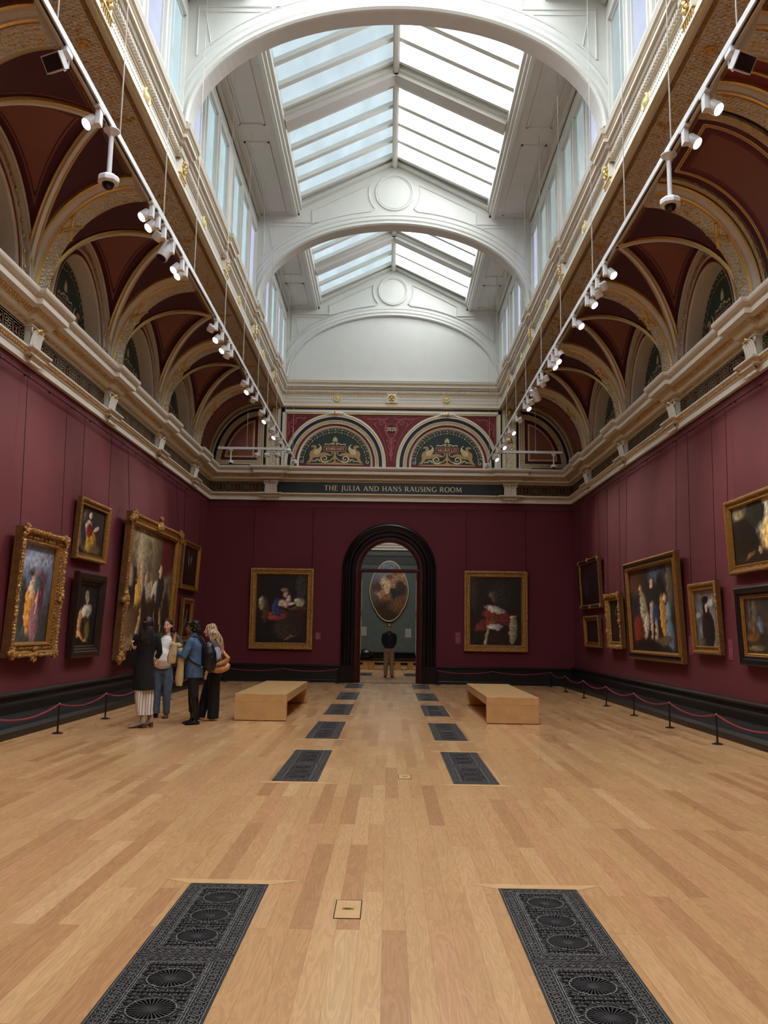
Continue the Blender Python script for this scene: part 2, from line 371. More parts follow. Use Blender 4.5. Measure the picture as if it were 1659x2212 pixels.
def write(mb, text, cx, b0, h, mp, c, mat, space=0.09, width=None):
    tot = sum(GL[ch][0] + space for ch in text) - space
    sx = h if width is None else width / tot
    x = cx - tot * sx / 2
    for ch in text:
        w, st = GL[ch]
        for pts, ww in st: mb.ribbon([(x + a * sx, b0 + b * h) for a, b in pts], [q * (sx + h) / 2 for q in ww] if isinstance(ww, list) else ww * (sx + h) / 2, mp, c, mat)
        x += (w + space) * sx

# ================================================================== SETTING
XW, YE, YB, Z0 = 6.0, 27.65, -2.2, 7.0
PIERS = [1.73, 5.63, 9.53, 13.43, 17.33, 21.23, 25.13]
XB, RX, RZ = 4.33, 1.67, 2.05
ST = 'structure'
def mp_end(a, b, c): return (a, YE - c, b)
def mp_side(sd, yc): return lambda a, b, c: (sd * (XW - c), yc + a * sd, b)

# floor: hole-free slab with the mitred border boards round the grates
GR = [(5.80, 2.46), (12.09, 2.46), (15.83, 2.46), (19.57, 2.46), (23.31, 2.46), (27.05, 2.05)]
fl = MB(); fl.box(-XW, XW, YB, YE, -0.1, 0.0, FLOORM)
for gy, gl in GR:
    for sd in (-1, 1):
        xa, xb_ = sd * 0.748 - 0.0 if sd > 0 else -1.254, 1.254 if sd > 0 else -0.748
        for yy, dy in ((gy, 0.11), (gy - gl, -0.11)):
            fl.add([(xa, yy, 0.0012), (xb_, yy, 0.0012), (xb_ + 0.2, yy + dy, 0.0012), (xa - 0.2, yy + dy, 0.0012)], [(0, 1, 2, 3)], OAKB)
fl.build('floor', kind=ST)

# crimson walls below the main cornice
for sd, nm in ((-1, 'wall_left'), (1, 'wall_right')):
    m = MB(); m.box(min(sd * XW, sd * (XW + .3)), max(sd * XW, sd * (XW + .3)), YB, YE + .3, 0, Z0, WALLM)
    m.build(nm, kind=ST)
def arch_top(x, Rx, Rz, zc): return zc + Rz * math.sqrt(max(0, 1 - (x / Rx) ** 2))
m = MB(); ZS = 3.63
m.box(-XW - .3, -1.1, YE, YE + .4, 0, Z0, WALLM); m.box(1.1, XW + .3, YE, YE + .4, 0, Z0, WALLM)
n = 36; bt = [(-1.1 * math.cos(PI * i / n), ZS + 1.1 * math.sin(PI * i / n)) for i in range(n + 1)]
vs = [(x, YE, z) for x, z in bt] + [(x, YE, Z0) for x, z in bt]
m.add(vs, [(i, i + 1, n + 2 + i, n + 1 + i) for i in range(n)], WALLM)
m.build('wall_end', kind=ST)
m = MB(); m.box(-XW, XW, YB - .3, YB, 0, 13, WALLM); m.build('wall_back', kind=ST)
m = MB(); m.box(-6.4, -3.9, YB, YE + .3, 9.25, 9.35, WHITE2); m.box(3.9, 6.4, YB, YE + .3, 9.25, 9.35, WHITE2); m.box(-6.5, -6.4, YB, YE, 6.9, 9.3, BLACK); m.box(6.4, 6.5, YB, YE, 6.9, 9.3, BLACK); m.build('aisle_light_shield', kind=ST)  # unseen shell added round the aisle vaults to keep sky light from leaking in

# black dado: moulded top rail, sloping lower part that stands out along the side walls
m = MB()
for sd in (-1, 1):
    path = [(-XW, YB), (-XW, YE)] if sd < 0 else [(XW, YE), (XW, YB)]
    pr = [(0, .60), (.05, .60), (.10, .57), (.10, .54), (.06, .52), (.07, .45), (.12, .43), (.12, .40), (.14, .28), (.22, .27), (.30, .16), (.44, .15), (.50, .10), (.50, 0)]
    moulding(m, path, pr, [MARBLE2] * 13)
pr = [(0, .56), (.04, .56), (.08, .53), (.08, .50), (.04, .48), (.04, .42), (.07, .40), (.07, .1), (.09, .08), (.09, 0)]
moulding(m, [(-XW + .1, YE), (-1.5, YE)], pr, [MARBLE2] * 9); moulding(m, [(1.5, YE), (XW - .1, YE)], pr, [MARBLE2] * 9)
m.build('baseboard_dado', kind=ST)

# main entablature with breaks over every pilaster
def jog(y, w, j, sd): return ([(-XW, y - w / 2), (-XW + j, y - w / 2), (-XW + j, y + w / 2), (-XW, y + w / 2)] if sd < 0 else [(XW, y + w / 2), (XW - j, y + w / 2), (XW - j, y - w / 2), (XW, y - w / 2)])
EP = (-3.95, 3.95)
def path_main(w, j):
    p = [(-XW, YB)]
    for y in PIERS: p += jog(y, w, j, -1)
    p.append((-XW, YE))
    for x in EP: p += [(x - w / 2, YE), (x - w / 2, YE - j), (x + w / 2, YE - j), (x + w / 2, YE)]
    p.append((XW, YE))
    for y in reversed(PIERS): p += jog(y, w, j, 1)
    p.append((XW, YB)); return p
EGGG = plain('gilt_beading', (214, 170, 100), .4, .35, var=.15)
m = MB(); plainp = [(-XW, YB), (-XW, YE), (XW, YE), (XW, YB)]
moulding(m, plainp, [(0, 5.885), (.07, 5.885), (.07, 6.0), (.09, 6.005)], [CREAML, CREAML, CREAM])
moulding(m, path_main(.47, .10), [(.0, 5.995), (.09, 6.005), (.09, 6.02), (.13, 6.075), (.15, 6.09), (.15, 6.12), (0, 6.125)], [CREAM, CREAM, EGG, CREAML, CREAML, CREAML])
moulding(m, plainp, [(0, 6.12), (0, 6.52)], [KEYB])
moulding(m, path_main(.47, .10), [(0, 6.505), (.03, 6.515), (.03, 6.53), (.07, 6.565), (.08, 6.575), (.11, 6.58), (.12, 6.585), (.12, 6.625), (.15, 6.64), (.21, 6.715), (.22, 6.72), (.31, 6.735), (.32, 6.74), (.32, 6.825), (.33, 6.835), (.35, 6.86), (.385, 6.90), (.40, 6.93), (.40, 6.975), (.0, 6.99)],
         [CREAM, CREAM, EGG, EGG, CREAM, CREAM, CREAML, CREAM, EGG, EGG, CREAM, CREAM, CREAML, CREAM, EGG, CREAM, CREAML, CREAML, CREAM])
for sg in (-1, 1):
    k = 0; y = 6.0
    while y < YE - .3:
        m.ball((sg * (XW - .195), y, 6.685), .030, EGGG, 5, 3, (1, .8, 1.2)); m.ball((sg * (XW - .062), y, 6.552), .018, EGGG, 5, 3); m.ball((sg * (XW - .115), y, 6.05), .022, EGGG, 5, 3); y += .085
x = -5.8
while x < 5.8:
    m.ball((x, YE - .195, 6.685), .028, EGGG, 5, 3, (.8, 1, 1.2)); m.ball((x, YE - .115, 6.05), .02, EGGG, 5, 3); x += .085
m.build('trim_1', kind=ST)

# pilaster capitals with acanthus leaves and five little drops below (one built, the rest copied)
def capital():
    root = empty('trim_2', kind=ST)
    m = MB(); m.bevbox(-.2, .2, -.10, .02, -.38, -.02, CREAM, .008); m.bevbox(-.235, .235, -.15, .02, -.03, .0, CREAML, .006)
    for k in range(5):
        x = -.16 + k * .08
        m.grid(lambda u, v, x=x: (x + (v - .5) * .095 * (1 - .5 * u ** 3), -.105 - .05 * u ** 2 - .02 * math.sin(PI * v), -.37 + .27 * u), 6, 4, CREAML)
        m.ball((x, -.16, -.10), .02, CREAML, 6, 4)
    for k in range(4):
        x = -.12 + k * .08
        m.grid(lambda u, v, x=x: (x + (v - .5) * .07 * (1 - .4 * u ** 3), -.108 - .075 * u ** 3 - .015 * math.sin(PI * v), -.30 + .25 * u), 6, 4, CREAM)
    for sx in (-1, 1):
        m.tube([(sx * (.19 - .06 * t * math.cos(t * 5)), -.13, -.07 + .045 * math.sin(t * 5) * t) for t in [i / 10 for i in range(11)]], .016, CREAML, 5)
    m.build('capital', root, smooth=True)
    m = MB(); m.ball((0, -.17, -.055), .05, GOLD, 8, 5, (1.6, .7, .8)); m.ball((0, -.19, -.03), .025, GOLD, 6, 4); m.build('gilt_flower', root, smooth=True)
    m = MB(); m.box(-.22, .22, -.20, .02, -.535, -.505, CREAM)
    m.grid(lambda u, v: (-.21 + .42 * v, -.17 + .06 * (1 - u), -.60 + .07 * u), 3, 1, CREAM); m.box(-.2, .2, -.11, .02, -.62, -.53, CREAM)
    m.build('bracket', root)
    for k in range(5):
        m = MB(); m.ball((-.16 + .08 * k, -.125, -.625), .032, CREAML, 8, 6); m.build('drop', root, smooth=True)
    return root
cap = capital(); cap.location = (EP[0], YE, 6.52)
cl = [((EP[1], YE, 6.52), 0)] + [((-XW, y, 6.52), PI / 2) for y in PIERS[2:]] + [((XW, y, 6.52), -PI / 2) for y in PIERS[2:]]
for loc, rz in cl:
    c = copy_tree(cap); c.location = loc; c.rotation_euler = (0, 0, rz)
# Greek key on the frieze
def keyrun(m, mp, s0, s1, flip=False):
    nu = max(1, round((s1 - s0) / .567)); w = (s1 - s0) / nu; h = .33; zb = 6.155
    for k in range(nu):
        a = s0 + k * w
        def P(l): return [(a + x * w, zb + y * h) for x, y in l]
        for my in (0, 1):
            f = (lambda y: 1 - y) if my else (lambda y: y)
            m.ribbon(P([(.03, f(.56)), (.03, f(.97)), (.97, f(.97)), (.97, f(.56))]), .017, mp, .006, KEYT)
            for mx in (0, 1):
                g = (lambda x: 1 - x) if mx else (lambda x: x)
                m.ribbon(P([(g(.03), f(.56)), (g(.17), f(.56)), (g(.17), f(.70)), (g(.10), f(.70)), (g(.10), f(.84)), (g(.26), f(.84)), (g(.26), f(.5))]), .016, mp, .006, KEYT)
        m.ribbon(P([(.34, .16), (.34, .84), (.66, .84), (.66, .16), (.335, .16)]), .017, mp, .006, KEYT)
        m.ribbon(P([(.41, .3), (.59, .7)]), .02, mp, .006, KEYR); m.ribbon(P([(.41, .7), (.59, .3)]), .02, mp, .0065, KEYR); m.ribbon(P([(.5, .28), (.5, .72)]), .02, mp, .007, KEYR)
m = MB()
mpl = lambda a, b, c: (-XW + c, a, b); mpr = lambda a, b, c: (XW - c, a, b)
for i in range(1, len(PIERS)):
    a = PIERS[i] + .22; b = PIERS[i + 1] - .22 if i + 1 < len(PIERS) else YE
    keyrun(m, mpl, a, b); keyrun(m, mpr, a, b)
keyrun(m, mp_end, -5.98, -4.17); keyrun(m, mp_end, 4.17, 5.98)
m.build('trim_3', kind=ST)

# picture rail with its brackets
m = MB()
for sd in (-1, 1):
    m.tube([(sd * 5.91, YB, 5.67), (sd * 5.91, YE - .06, 5.67)], .014, DMAR, 6)
    for k in range(26):
        y = 1.1 + k * 1.02; m.tube([(sd * 6.0, y, 5.70), (sd * 5.93, y, 5.70), (sd * 5.90, y, 5.665)], .014, BLK, 5); m.ball((sd * 5.9, y, 5.66), .022, BLK, 6, 4)
m.tube([(-5.95, YE - .09, 5.67), (5.95, YE - .09, 5.67)], .014, DMAR, 6)
for k in range(12): m.tube([(-5.5 + k, YE, 5.70), (-5.5 + k, YE - .1, 5.66)], .012, BLK, 5)
m.build('trim_4', kind=ST)

RL = random.Random(5)
LEAFG = plain('gilded_leaf_tip', (226, 194, 122), .35, .55, var=.15)
# ------------------------------------------------------------------ side vaults
S_W = bands('vault_web_paint', [(0, (120, 68, 58)), (.07, (78, 26, 40)), (.21, (136, 84, 74)), (.24, (76, 24, 36)), (.262, (142, 90, 79))])
S_C = bands('vault_cove_paint', [(0, (120, 68, 58)), (.085, (76, 26, 38)), (.10, (134, 86, 76)), (.115, (74, 28, 43))])
S_P = bands('vault_end_panel_paint', [(0, (70, 14, 26)), (.12, (206, 164, 96)), (.15, (120, 84, 50)), (.165, (206, 164, 96)), (.19, (84, 20, 30)), (.27, (98, 34, 40)), (.33, (126, 74, 62))])
def cov(sd, th, y, off=0.0): return (sd * (XB + (RX - off) * math.sin(th)), y, Z0 + (RZ - off) * math.cos(th))
RIBS = [(-.085, 0), (-.085, .045), (-.06, .055), (-.045, .03), (-.03, .07), (.03, .07), (.045, .03), (.06, .055), (.085, .045), (.085, 0)]
RIBM = [GOLD, GOLD, CREAM, CREAM, CREAML, CREAM, CREAM, GOLD, GOLD]
ARCHP = [(-.40, -.02), (-.40, .05), (-.36, .06), (-.35, .03), (-.31, .07), (-.25, .10), (-.24, .125), (-.21, .14), (-.20, .16), (.20, .16), (.21, .14), (.24, .125), (.25, .10), (.31, .07), (.35, .03), (.36, .06), (.40, .05), (.40, -.02)]
ARCHM = [GOLD, GOLD, CREAM, CREAM, CREAM, CREAM, GOLD, GOLD, LEAF, GOLD, GOLD, CREAM, CREAM, CREAM, CREAM, GOLD, GOLD]
def cross_arch(m, sd, y, sc=1.0):
    n = 26; cols = []
    for b, off in ARCHP: cols.append([cov(sd, PI / 2 * i / n, y + b * sc, off) for i in range(n + 1)])
    for q in range(len(ARCHP) - 1): m.add(cols[q] + cols[q + 1], [(i, i + 1, n + 2 + i, n + 1 + i) for i in range(n)], ARCHM[q])
    for a, b in zip(ARCHP[:-1], ARCHP[1:]): m.add([cov(sd, 0, y + a[0] * sc, a[1]), cov(sd, 0, y + b[0] * sc, b[1]), cov(sd, 0, y + b[0] * sc, -.04), cov(sd, 0, y + a[0] * sc, -.04)], [(0, 1, 2, 3)], CREAM)
    # gilt ribbon knot half way up
    for t0, t1 in ((.72, .90), (.90, .72)):
        m.tube([cov(sd, t0 + (t1 - t0) * t, y + (-.2 + .4 * t) * sc, .165) for t in (0, .25, .5, .75, 1)], .03, GOLD, 6)
        m.tube([cov(sd, t0 + .04 + (t1 - t0) * t * .9, y + (-.2 + .4 * t) * sc, .16) for t in (0, .5, 1)], .018, GOLD, 6)
    m.ball(cov(sd, .81, y, .17), .05, GOLD, 8, 5)
    # leaves of the carved band
    for q in range(42):
        for w, b in enumerate((-.155, -.08, 0, .08, .155)):
            th = PI / 2 * (q + .5 * (w % 2) + .25 + .3 * (RL.random() - .5)) / 42
            m.ball(cov(sd, th, y + (b + .02 * (RL.random() - .5)) * sc, .158), .024 + .014 * RL.random(), LEAFG if RL.random() < .3 else CREAM, 5, 3, (1, 1, .8))
def barrel_panel(m, sd, ya, yb):
    L = (RX + RZ) / 2 * PI / 2
    m.grid(lambda u, v: cov(sd, .03 + (PI / 2 - .06) * u, ya + (yb - ya) * v, .015), 40, 40, S_P, lambda u, v: min(u * L, (1 - u) * L, v * (yb - ya), (1 - v) * (yb - ya)))
def ring_band(m, sd, ya, yb, off, mat, n=26):
    A = [cov(sd, PI / 2 * i / n, ya, 0) for i in range(n + 1)]; B = [cov(sd, PI / 2 * i / n, ya, off) for i in range(n + 1)]
    C = [cov(sd, PI / 2 * i / n, yb, off) for i in range(n + 1)]; D = [cov(sd, PI / 2 * i / n, yb, 0) for i in range(n + 1)]
    for P, Q in ((A, B), (B, C), (C, D)): m.add(P + Q, [(i, i + 1, n + 2 + i, n + 1 + i) for i in range(n)], mat)
def groin_bay(sd, yc, Ry, m, rib):
    def vp(x_u, v):     # height where both barrels meet
        k = min(abs(x_u), abs(v)); return (sd * (XB + RX * x_u), yc + Ry * v, Z0 + RZ * math.sqrt(max(0, 1 - k * k)))
    def s2(t): return math.sin(PI / 2 * t)      # finer steps towards the springing
    AR = (Ry + RZ) / 2
    m.grid(lambda i, j: vp(s2(i), s2(i) * math.sin(PI / 2 * (2 * j - 1)) if True else 0), 30, 44, S_W,
           lambda i, j: min(AR * (math.asin(s2(i)) - math.asin(min(1, s2(i) * abs(math.sin(PI / 2 * (2 * j - 1)))))) * .62, (1 - s2(i)) * RX))
    for sg in (-1, 1):
        m.grid(lambda i, j: vp(s2(i) * math.sin(PI / 2 * j), sg * s2(i)), 30, 24, S_C,
               lambda i, j: min(AR * (math.asin(s2(i)) - math.asin(min(1, s2(i) * math.sin(PI / 2 * j)))) * .62, (1 - s2(i)) * Ry, AR * math.asin(min(1, s2(i) * math.sin(PI / 2 * j))) * .8 + .03))
        # groin rib
        n = 22; pts = [Vector(vp(s2(k / n), sg * s2(k / n))) for k in range(n + 1)]; cols = [[] for _ in RIBS]
        for k, p in enumerate(pts):
            d = (pts[min(k + 1, n)] - pts[max(k - 1, 0)]).normalized(); cen = Vector((sd * XB, yc, Z0))
            side = Vector((0, 0, 1)).cross(d)
            if k == n or side.length < .05: side = Vector((-sg * sd * RX * 0 - sd * Ry * 0 + (-sg * Ry), sd * RX * sg * sg, 0)).cross(Vector((0, 0, 1))).cross(Vector((0, 0, 1)))
            hd = Vector((sd * RX, sg * Ry, 0)).normalized(); side = hd.cross(Vector((0, 0, 1)))
            nn = side.cross(d).normalized()
            if nn.dot(cen - p) < 0: nn = -nn
            for q, (b, off) in enumerate(RIBS): cols[q].append(p + side * b + nn * off)
        for q in range(len(RIBS) - 1): rib.add(cols[q] + cols[q + 1], [(i, i + 1, n + 2 + i, n + 1 + i) for i in range(n)], RIBM[q])
    # lunette arch on the wall
    mp = mp_side(sd, yc)
    arch_sweep(rib, mp, 0, Z0, Z0, Ry, RZ, [(0, .10), (.02, .13), (.04, .13), (.05, .10), (.10, .10), (.11, .02), (.17, .02), (.17, .06), (.29, .06), (.30, .075), (.32, .075), (.32, .04), (.41, .04), (.41, .055), (.43, .055), (.45, .02), (.49, -.26)],
               [GOLD, GOLD, CREAM, CREAM, CREAM, BLACK, CREAM, ROSE, CREAML, CREAML, CREAM, MAROON, GOLD, GOLD, CREAM, CREAM])
    for k in range(23):      # gilt rosettes on the band
        t = PI * (k + .5) / 23; rib.ball(mp((Ry - .23) * math.cos(t), Z0 + (RZ - .23) * math.sin(t), .065), .032, GOLD, 6, 4)
vault = {-1: MB(), 1: MB()}; ribs = {-1: MB(), 1: MB()}
LUN = []
for sd in (-1, 1):
    for i in range(1, 6):
        y0, y1 = PIERS[i], PIERS[i + 1]
        if sd == 1 and i == 2:      # plain barrel bay between two pairs of arches
            for ya, yb in ((y0 + .36, y0 + 1.1),): vault[sd].grid(lambda u, v: cov(sd, PI / 2 * u, ya + (yb - ya) * v), 26, 2, MAROON); ring_band(vault[sd], sd, ya + .05, ya + .09, .03, GOLD); ring_band(vault[sd], sd, ya + .3, ya + .34, .03, GOLD)
            cross_arch(ribs[sd], sd, 10.72, .75)
            vault[sd].grid(lambda u, v: cov(sd, PI / 2 * u, 10.9 + 2.2 * v), 26, 2, DMAR)
            barrel_panel(vault[sd], sd, 11.3, 12.86)
            ring_band(ribs[sd], sd, 11.12, 11.28, .05, ROSE); ring_band(ribs[sd], sd, 12.88, 12.98, .05, ROSE); ring_band(ribs[sd], sd, 10.98, 11.12, .01, BLACK); ring_band(ribs[sd], sd, 12.98, 13.04, .01, BLACK)
            vault[sd].box(5.98, 6.1, 9.5, 13.5, 7, 9.1, MAROON)
            continue
        groin_bay(sd, (y0 + y1) / 2, (y1 - y0) / 2 - .27, vault[sd], ribs[sd]); LUN.append((sd, (y0 + y1) / 2, (y1 - y0) / 2 - .27))
    for y in PIERS: cross_arch(ribs[sd], sd, y)
    vault[sd].grid(lambda u, v: cov(sd, PI / 2 * u, 25.3 + (YE - 25.3) * v), 26, 2, DMAR)
    barrel_panel(vault[sd], sd, 25.62, 26.98)
    ring_band(ribs[sd], sd, 27.0, 27.03, .04, GOLD); ring_band(ribs[sd], sd, 27.06, 27.28, .04, ROSE); ring_band(ribs[sd], sd, 27.30, 27.33, .03, CREAM); ring_band(ribs[sd], sd, 27.33, 27.5, .012, BLACK); ring_band(ribs[sd], sd, 27.5, 27.65, .05, CREAM)
    vault[sd].build('ceiling_vault_left' if sd < 0 else 'ceiling_vault_right', kind=ST, smooth=True)
    ribs[sd].build('trim_5' if sd < 0 else 'trim_6', kind=ST, smooth=True)

# ------------------------------------------------------------------ longitudinal beams and upper entablature
for sd in (-1, 1):
    m = MB(); xs = [(3.66, 9.05, None), (3.72, 9.05, CREAM), (3.74, 9.03, GOLDD), (3.78, 9.03, GOLDD), (3.79, 9.06, LEAFB), (4.20, 9.06, LEAFB), (4.21, 9.03, GOLDD), (4.25, 9.03, GOLDD), (4.26, 9.05, CREAM), (4.34, 9.05, CREAM), (4.36, 9.0, GOLDD)]
    for k in range(1, len(xs)):
        a, b = xs[k - 1], xs[k]; m.add([(sd * a[0], YB, a[1]), (sd * b[0], YB, b[1]), (sd * b[0], YE, b[1]), (sd * a[0], YE, a[1])], [(0, 1, 2, 3)], b[2])
    for i in range(2, 7):
        for y, r in ((PIERS[i] + .35, .085), (PIERS[i] + 2.0, .06)):
            m.lathe((sd * 4.0, y, 9.06), [(r * 1.1, 0), (r, -.03), (r * .7, -.035), (r * .5, -.02), (r * .3, -.05), (0.01, -.055)], GOLD, 12)
        for k in range(5): m.ball((sd * (3.86 + .07 * k), PIERS[i] + 1.95 + .05 * (k % 2), 9.05), .04, GOLD, 6, 4)
    m.box(min(sd * 3.7, sd * 4.3), max(sd * 3.7, sd * 4.3), YB, YE, 9.07, 9.9, WHITE2)
    yy = 6.5
    while yy < YE - .1:
        for w in range(6):
            m.ball((sd * (3.84 + .064 * w + .02 * (RL.random() - .5)), yy + .03 * (w % 2) + .02 * RL.random(), 9.055), .020 + .014 * RL.random(), LEAFG if RL.random() < .28 else CREAM, 5, 3, (1, 1, .7))
        yy += .068
    m.build('trim_7' if sd < 0 else 'trim_8', kind=ST, smooth=False)
m = MB(); XU = 3.68
def ujog(w, j):
    p = [(-XU, YB)]
    for y in PIERS: p += [(-XU, y - w / 2), (-XU + j, y - w / 2), (-XU + j, y + w / 2), (-XU, y + w / 2)]
    p += [(-XU, YE), (XU, YE)]
    for y in reversed(PIERS): p += [(XU, y + w / 2), (XU - j, y + w / 2), (XU - j, y - w / 2), (XU, y - w / 2)]
    return p + [(XU, YB)]
up = [(-XU, YB), (-XU, YE), (XU, YE), (XU, YB)]
moulding(m, up, [(0, 9.04), (.03, 9.05), (.05, 9.08), (.07, 9.09), (.07, 9.18), (.05, 9.19), (.02, 9.215), (0, 9.23), (0, 9.27)], [CREAM, GOLD, CREAM, CREAML, CREAM, GOLD, CREAM, CREAM])
moulding(m, up, [(0, 9.27), (0, 9.50)], [CREAML])
moulding(m, ujog(.42, .07), [(0, 9.49), (.02, 9.50), (.02, 9.52), (.04, 9.54), (.04, 9.66), (.09, 9.68), (.11, 9.73), (.12, 9.745), (.15, 9.75), (.15, 9.81), (.16, 9.82), (.17, 9.84), (.20, 9.87), (.20, 9.89), (.22, 9.95), (.0, 9.98)],
         [CREAM, GOLD, CREAM, CREAM, CREAM, CREAM, CREAM, CREAM, CREAML, CREAM, PALEG, CREAM, CREAM, CREAML, CREAM])
def dentils(x0, y0, x1, y1, nx, ny):
    L = math.hypot(x1 - x0, y1 - y0); k = int(L / .072)
    for i in range(k):
        t = (i + .5) / k; cx, cy = x0 + (x1 - x0) * t, y0 + (y1 - y0) * t
        hx = .02 if nx == 0 else .022; hy = .02 if ny == 0 else .022
        m.box(cx + nx * .055 - hx, cx + nx * .055 + hx, cy + ny * .055 - hy, cy + ny * .055 + hy, 9.57, 9.64, CREAML)
dentils(-XU, 7, -XU, YE, 1, 0); dentils(XU, 7, XU, YE, -1, 0); dentils(-XU, YE, XU, YE, 0, -1)
def pierced(mp, s0, s1):
    k = int((s1 - s0) / .058)
    for i in range(k):
        s = s0 + (i + .5) * (s1 - s0) / k
        for zz in (9.345, 9.445):
            m.add([mp(s + .0145 * math.cos(q * PI / 3), zz + .0145 * math.sin(q * PI / 3), .003) for q in range(6)], [(0, 1, 2, 3, 4, 5)], BLACK)
def badge_ring(mp, s, gold=False):
    c = mp(s, 9.39, 0); nrm = Vector(mp(s, 9.39, 1)) - Vector(c)
    m.lathe(c, [(.135, 0), (.135, .03), (.115, .045), (.10, .03), (.085, .02), (.06, .035), (.03, .05), (.005, .055)], PALEG, 16, nrm)
def badge_square(mp, s):
    P = Vector(mp(s, 9.39, 0)); X = (Vector(mp(s + 1, 9.39, 0)) - P); Nn = Vector(mp(s, 9.39, 1)) - P; Z = Vector((0, 0, 1))
    m.obox(P + Nn * .04, X * .15, Nn * .05, Z * .14, CREAML)
    for a, b, r in ((0, 0, .05), (-.06, .06, .04), (.06, .06, .04), (-.05, -.06, .04), (.05, -.06, .04), (0, .09, .035), (-.09, 0, .025), (.09, 0, .025), (0, -.09, .03)):
        q = P + X * a + Z * b + Nn * .1; m.ball(q, r, GOLD, 6, 4)
    for k in range(6):      # little gilt grille below
        q = P + X * (-.16 + k * .064) + Nn * .06 + Z * (-.20); m.obox(q, X * .012, Nn * .03, Z * .04, GOLD)
    m.obox(P + Nn * .055 + Z * (-.155), X * .2, Nn * .045, Z * .012, PALEG)
mL = lambda a, b, c: (-XU + c, a, b); mR = lambda a, b, c: (XU - c, a, b); mE = lambda a, b, c: (a, YE - c, b)
for mp in (mL, mR):
    for i in range(2, 7):
        a = PIERS[i]; b = PIERS[i + 1] if i < 6 else YE
        mid = (a + b) / 2 if i < 6 else 27.0
        badge_square(mp, a)
        if i < 6: badge_ring(mp, mid); pierced(mp, a + .22, mid - .18); pierced(mp, mid + .18, b - .22)
        else: pierced(mp, a + .22, b - .05)
badge_square(mE, 0); badge_ring(mE, -1.83); badge_ring(mE, 1.83)
for a, b in ((-3.6, -2.0), (-1.66, -.2), (.2, 1.66), (2.0, 3.6)): pierced(mE, a, b)
m.build('trim_9', kind=ST)

# ------------------------------------------------------------------ end wall above the main cornice
m = MB(); m.box(-XW - .3, XW + .3, YE + .01, YE + .3, Z0, 14.6, BLACK); m.build('wall_end_upper', kind=ST)
m = MB()
m.poly([(-3.74, 6.98), (3.74, 6.98), (3.74, 9.05), (-3.74, 9.05)], mp_end, 0, .02, BLACK)
m.poly([(-3.50, 6.98), (3.50, 6.98), (3.50, 8.81), (-3.50, 8.81)], mp_end, 0, .035, MAROON)
def frame_rect(x0, x1, z0, z1, w, c0, c1, mat, bottom=False):
    m.poly([(x0, z0), (x0 + w, z0), (x0 + w, z1), (x0, z1)], mp_end, c0, c1, mat); m.poly([(x1 - w, z0), (x1, z0), (x1, z1), (x1 - w, z1)], mp_end, c0, c1, mat)
    m.poly([(x0, z1 - w), (x1, z1 - w), (x1, z1), (x0, z1)], mp_end, c0, c1, mat)
frame_rect(-3.64, 3.64, 6.98, 8.95, .08, .02, .10, CREAML); frame_rect(-3.565, 3.565, 6.98, 8.875, .06, .02, .08, PALEG)
frame_rect(-3.47, 3.47, 7.1, 8.78, .014, .03, .04, PINK)
for cx in (-1.865, 1.865):
    arch_sweep(m, mp_end, cx, 7.14, 6.98, 1.70, 1.70, [(0, .03), (0, .09), (.03, .12), (.06, .12), (.07, .10), (.12, .10), (.125, .06), (.235, .06), (.235, .10), (.255, .10), (.26, .085), (.345, .085), (.35, .10), (.36, .10), (.36, .07), (.44, .07), (.44, .09), (.455, .09), (.51, .036)],
               [PALEG, PALEG, CREAML, CREAM, CREAML, CREAM, BLACK, CREAML, CREAML, CREAM, EGG, CREAML, CREAML, CREAM, MAROON, PALEG, PALEG, CREAML], 48)
    # keystone shell
    for k, (dx, dz, r) in enumerate(((0, 0, .07), (-.1, .0, .055), (.1, .0, .055), (-.19, -.01, .045), (.19, -.01, .045), (-.27, -.02, .03), (.27, -.02, .03))):
        m.ball((cx + dx, YE - .14, 8.84 + dz), r, GOLD if k == 0 else CREAML, 8, 5, (1.3, .6, 1))
